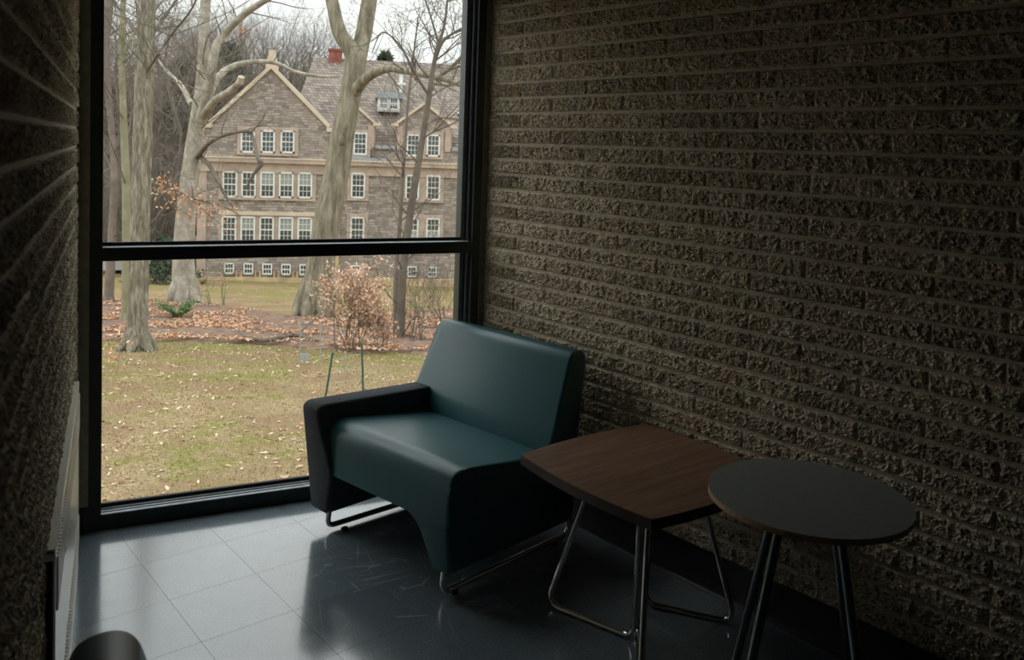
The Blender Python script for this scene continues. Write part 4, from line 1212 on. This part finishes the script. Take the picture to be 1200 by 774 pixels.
def win(px, pyt, pyb, kind, blind=None):
    u, zt_ = fac(px, pyt); zb_ = fac(px, pyb)[1]
    w_, h_, nx, nz = {'tall': (16.4 * KF, 30.5 * KF, 3, 4), 'attic': (15.8 * KF, 26.5 * KF, 3, 4), 'base': (11.2 * KF, 13 * KF, 3, 2)}[kind]
    if kind not in WIN: WIN[kind] = (sash_mesh(w_, h_, nx, nz), pane_mesh(w_, h_, MX['pane']), blind_mesh(w_, h_, True), blind_mesh(w_, h_, False))
    fme, pme, bu, bl_ = WIN[kind]
    zz = (zt_ + zb_) / 2 - h_ / 2
    o = share('window', fme, bd, (u, -.10, zz)); share('pane', pme, o)
    if blind == 'u': share('blind', bu, o)
    if blind == 'l': share('blind', bl_, o)
    return u, zz, w_, h_
def surround(us, z0_, h_, w_):
    lst = []
    e = .20
    us = sorted(us)
    lst.append((us[0] - w_ / 2 - e, us[-1] + w_ / 2 + e, -.07, .0, z0_ + h_, z0_ + h_ + .18))
    lst.append((us[0] - w_ / 2 - e, us[-1] + w_ / 2 + e, -.12, .0, z0_ - .13, z0_))
    xs = [us[0] - w_ / 2 - e] + [None] * 0
    edges = [(us[0] - w_ / 2 - e, us[0] - w_ / 2)]
    for a, b in zip(us, us[1:]): edges.append((a + w_ / 2, b - w_ / 2))
    edges.append((us[-1] + w_ / 2, us[-1] + w_ / 2 + e))
    for a, b in edges: lst.append((a, b, -.07, .0, z0_, z0_ + h_))
    boxes('stone_surround', lst, MX['trimstone'], bd)
for xs, yt, yb2, kind, bl in (((291, 314.5, 337.5), 152.5, 179, 'attic', (None, None, None)), ((270, 292, 314, 336, 358), 200.5, 231.5, 'tall', (None, None, 'u', 'u', 'u')),
                              ((269, 291, 313, 335.5, 357.5), 253.5, 283.5, 'tall', (None, 'u', None, 'u', 'u')),
                              ((399, 422.5), 154.5, 182, 'attic', (None, None)), ((484.5, 508), 157, 184, 'attic', (None, None)),
                              ((420,), 203, 232, 'tall', (None,)), ((483.5, 508), 205.5, 234, 'tall', (None, None)), ((419,), 255.5, 283, 'tall', (None,)), ((482.5, 507.5), 257, 283, 'tall', ('l', 'l'))):
    us = []; zz = []
    ymid = (yt + yb2) / 2
    for x, b in zip(xs, bl):
        u, z_, w_, h_ = win(x, yt + (x - xs[0]) * .016, yb2 + (x - xs[0]) * .016, kind, b); us.append(u); zz.append(z_)
    for o in list(bd.children):
        pass
    surround(us, sum(zz) / len(zz), h_, w_)
for xs in ((269, 291.5, 313.5, 335.5, 357), (417.5,), (483, 506.5)):
    us = []
    for x in xs:
        u, z_, w_, h_ = win(x, 307 + (x - 269) * .018, 322 + (x - 269) * .018, 'base'); us.append(u)
    if len(us) == 5:
        for u in us: boxes('sill_panel', [(u - .42, u - .34, -.12, 0, .18, z_ + .2), (u + .34, u + .42, -.12, 0, .18, z_ + .2)], MX['footing'], bd)
# roof dormer with a curved hood
rdz0 = fac(456, 131, -2.2); rl = fac(441, 120, -2.2)[0]; rr_ = fac(470, 120, -2.2)[0]; zt_ = fac(456, 113, -2.2)[1]
hx = (rr_ - rl) / 2; um = (rr_ + rl) / 2; z0_ = rdz0[1]
boxes('roof_dormer', [(um - hx * .9, um + hx * .9, 2.1, 5.0, z0_, zt_)], MX['white'], bd)
for s, pn in ((-.45, 'pane_pale'), (.45, 'pane')):
    w_ = hx * .75; h_ = (zt_ - z0_) * .82
    me = sash_mesh(w_, h_, 3 if s > 0 else 1, 3 if s > 0 else 1)
    o = share('window', me, bd, (um + s * hx * .92, 2.05, z0_ + .1)); share('pane', pane_mesh(w_, h_, MX[pn]), o, (0, -.01, 0))
bm = bmesh.new()
arc = [(um + hx * 1.08 * cos(a), zt_ + .26 * sin(a)) for a in [pi * k / 10 for k in range(11)]]
prism(bm, arc + [(um - hx * 1.08, zt_ - .1), (um + hx * 1.08, zt_ - .1)], 1.9, 5.4, 'xz')
bm_obj('dormer_hood', bm, MX['lead'], bd)
# vents
for px, py in ((470, 97), (541.5, 131)):
    t_ = (fac(450, 172)[1] - fac(px, py, -4)[1])
    dd_ = 4.4 if py < 110 else 2.6
    u, z_ = fac(px, py, -dd_)
    T = Tubes(); T.tube([Vector((u, dd_, z_ - .6)), Vector((u, dd_, z_ + .5))], .11, 8); T.obj('vent_pipe', MX['white'], bd)
    boxes('vent_flashing', [(u - .28, u + .28, dd_ - .2, dd_ + .2, z_ - .14, z_ - .02)], MX['white'], bd)
# chimneys
u, z_ = fac(393, 72, -RD)
boxes('brick_chimney', [(u - .40, u + .40, RD - .4, RD + .4, z_ - 1.0, z_ + .62), (u - .46, u + .46, RD - .46, RD + .46, z_ + .62, z_ + .76)], MX['redbrick'], bd)
u, z_ = uc, za
boxes('gable_finial', [(u - .30, u + .30, .0, .65, z_ - .4, z_ + .25), (u - .24, u + .24, .05, .6, z_ + .25, z_ + .62), (u - .16, u + .16, .1, .55, z_ + .62, z_ + 1.0)], MX['copestone'], bd)

# ---------------------------------------------------------------- small outbuilding, car and evergreen shrub at the far left
g = ground_hit(196, 322); g = CAM + (g - CAM) * 1.0
ob = empty('garage', g); ob.rotation_euler = (0, 0, FA)
tag(ob, 'low garage with a pale grey roof seen between the furrowed trunk and the beech', 'building')
dz = (g - CAM).dot(CF)
k = dz / FPX
boxes('wall', [(-3.0, 2.0, 0, 4, -.5, 1.2)], MX['stone'], ob)
slab('roof', [(-3.3, -.4, 1.1), (2.3, -.4, 1.1), (2.3, 2, 2.3), (-3.3, 2, 2.3)], .15, MX['shedroof'], ob)
slab('roof', [(-3.3, 4.4, 1.1), (2.3, 4.4, 1.1), (2.3, 2, 2.3), (-3.3, 2, 2.3)], .15, MX['shedroof'], ob)
def car(px, py, label, rz):
    g = ground_hit(px, py); c = empty('car', g, rz); tag(c, label, 'car')
    bm = bmesh.new(); prism(bm, [(-2.2, .35), (2.2, .35), (2.2, .75), (1.3, .9), (.7, 1.38), (-1.1, 1.42), (-1.9, .98), (-2.2, .92)], -.85, .85, 'xz')
    bm_obj('body', bm, MX['carwhite'], c, bevel=.06)
    bm = bmesh.new(); prism(bm, [(1.1, .95), (.62, 1.32), (-1.0, 1.35), (-1.65, .98)], -.86, .86, 'xz'); bm_obj('side_glass', bm, MX['carglass'], c)
    for sx in (-1.35, 1.35):
        for sy in (-.86, .66):
            T = Tubes(); T.tube([Vector((sx, sy, .33)), Vector((sx, sy + .2, .33))], .33, 16); T.obj('wheel', MB['rubber'], c)
car(140, 321, 'white parked car low behind the left trunks', FA + .2)
rng = random.Random(31)
def evergreen(name, label, px, py, hm, wm, n, mat, rng, group=None, z=None, cat='tree'):
    g = ground_hit(px, py) if z is None else None
    if g is None:
        p = at(px, 174, z); g = Vector((p.x, p.y, ground_z(p.x, p.y)))
    root = empty(name, g); tag(root, label, cat, group)
    T = Tubes(); T.tube([Vector((0, 0, -.2)), Vector((0, 0, hm * .95))], [hm * .02 + .05, .03], 6); T.obj('trunk', MX['bark_far'], root)
    P = []
    for k in range(n):
        f = rng.random(); r = wm * (1 - f) ** .7 * math.sqrt(rng.random()) * (.8 + .4 * noise.noise(Vector((f * 6, px, 0)))) ; a = rng.uniform(0, 2 * pi)
        P.append(Vector((cos(a) * r, sin(a) * r, hm * (.03 + .95 * f))))
    o = leaves_mesh('needles', P, (hm * .035, hm * .07), [mat], (1,), rng, root, False); o['kind'] = 'stuff'
    return root
evergreen('evergreen_shrub', 'rounded dark evergreen shrub between the furrowed trunk and the beech', 192, 332, 2.4, 2.6, 1800, MX['evergreen'], rng, cat='shrub')
evergreen('evergreen_tree', 'tall grey-green conifer behind the beech limbs', 212, 0, 16, 4.5, 2600, MX['evergrey'], rng, z=72)
evergreen('evergreen_tree', 'dark conifer at the left edge of the window', 140, 0, 13, 5, 2600, MX['evergreen'], rng, z=66)
evergreen('evergreen_tree', 'dark conifer just above the garage roof', 180, 0, 11, 4.5, 2600, MX['evergreen'], rng, z=80)
evergreen('evergreen_tree', 'spiky conifer top showing above the roof ridge', 449, 0, 17.3, 3.0, 2600, MX['evergreen'], rng, z=98)
evergreen('evergreen_tree', 'grey-green conifer left of the stone gable', 268, 0, 17.5, 4.0, 2600, MX['evergrey'], rng, z=84)

# ---------------------------------------------------------------- bare woods beyond
def bare_tree_mesh(seed, h, lv, spread, nb):
    r = random.Random(seed); T = Tubes()
    P = [Vector((0, 0, -.5))]; R = [h * .013]
    for i in range(1, 7):
        P.append(Vector((r.gauss(0, .02) * h, r.gauss(0, .02) * h, h * .72 * i / 6))); R.append(h * .013 * (1 - i / 8))
    T.tube(P, R, 6, cap=False)
    for k in range(nb):
        f = r.uniform(.22, 1.0); i = min(5, int(f * 6)); b = P[i].lerp(P[i + 1], f * 6 - i) if i < 6 else P[6]
        a = r.uniform(0, 2 * pi); d = Vector((cos(a), sin(a), r.uniform(.4, 1.6)))
        grow(T, b, d, h * r.uniform(.10, .20), R[i] * .5, lv, r, 3, spread, .22, 2, None, (3, 4), .6, .14)
    me = bpy.data.meshes.new('bare_tree'); me.from_pydata([tuple(v) for v in T.v], [], T.f); me.materials.append(MX['bark_far']); me.update(); return me
TM = [bare_tree_mesh(s, 20, 3, .5, 13) for s in (1, 2, 3, 4, 5)]
BM_ = [bare_tree_mesh(s, 7, 3, .8, 14) for s in (11, 12)]
rng = random.Random(77)
cnt = 0
def put_tree(px, z, sc, label, group, meshes):
    p = at(px, 170, z); g = Vector((p.x, p.y, ground_z(p.x, p.y)))
    o = share('bare_tree', rng.choice(meshes), None, g, (0, 0, rng.uniform(0, 6.28)), (sc * rng.uniform(.9, 1.1),) * 2 + (sc,))
    o.location.z -= .1
    tag(o, label, 'tree', group); return o
for k in range(90):   # woods left of the building
    z = rng.uniform(58, 110); px = rng.uniform(20, 262) - (0 if z > 70 else 30)
    put_tree(px, z, rng.uniform(.8, 1.15), 'bare leafless tree in the woods left of the stone building', 'leafless trees left of the building', TM)
for k in range(84):   # woods behind the building
    z = rng.uniform(82, 115); px = (205 + 180 * (k + rng.random()) / 60) if k < 60 else (385 + 220 * (k - 60 + rng.random()) / 24)
    put_tree(px, z, rng.uniform(.98, 1.2) if px < 385 else rng.uniform(.6, .72), 'bare leafless tree showing above the roofs of the stone building', 'leafless trees behind the building', TM)
for k in range(80):   # understorey
    z = rng.uniform(46, 75); px = rng.uniform(90, 214)
    put_tree(px, z, rng.uniform(.8, 1.5), 'grey leafless bush in the undergrowth left of the stone building', 'leafless undergrowth left of the building', BM_)
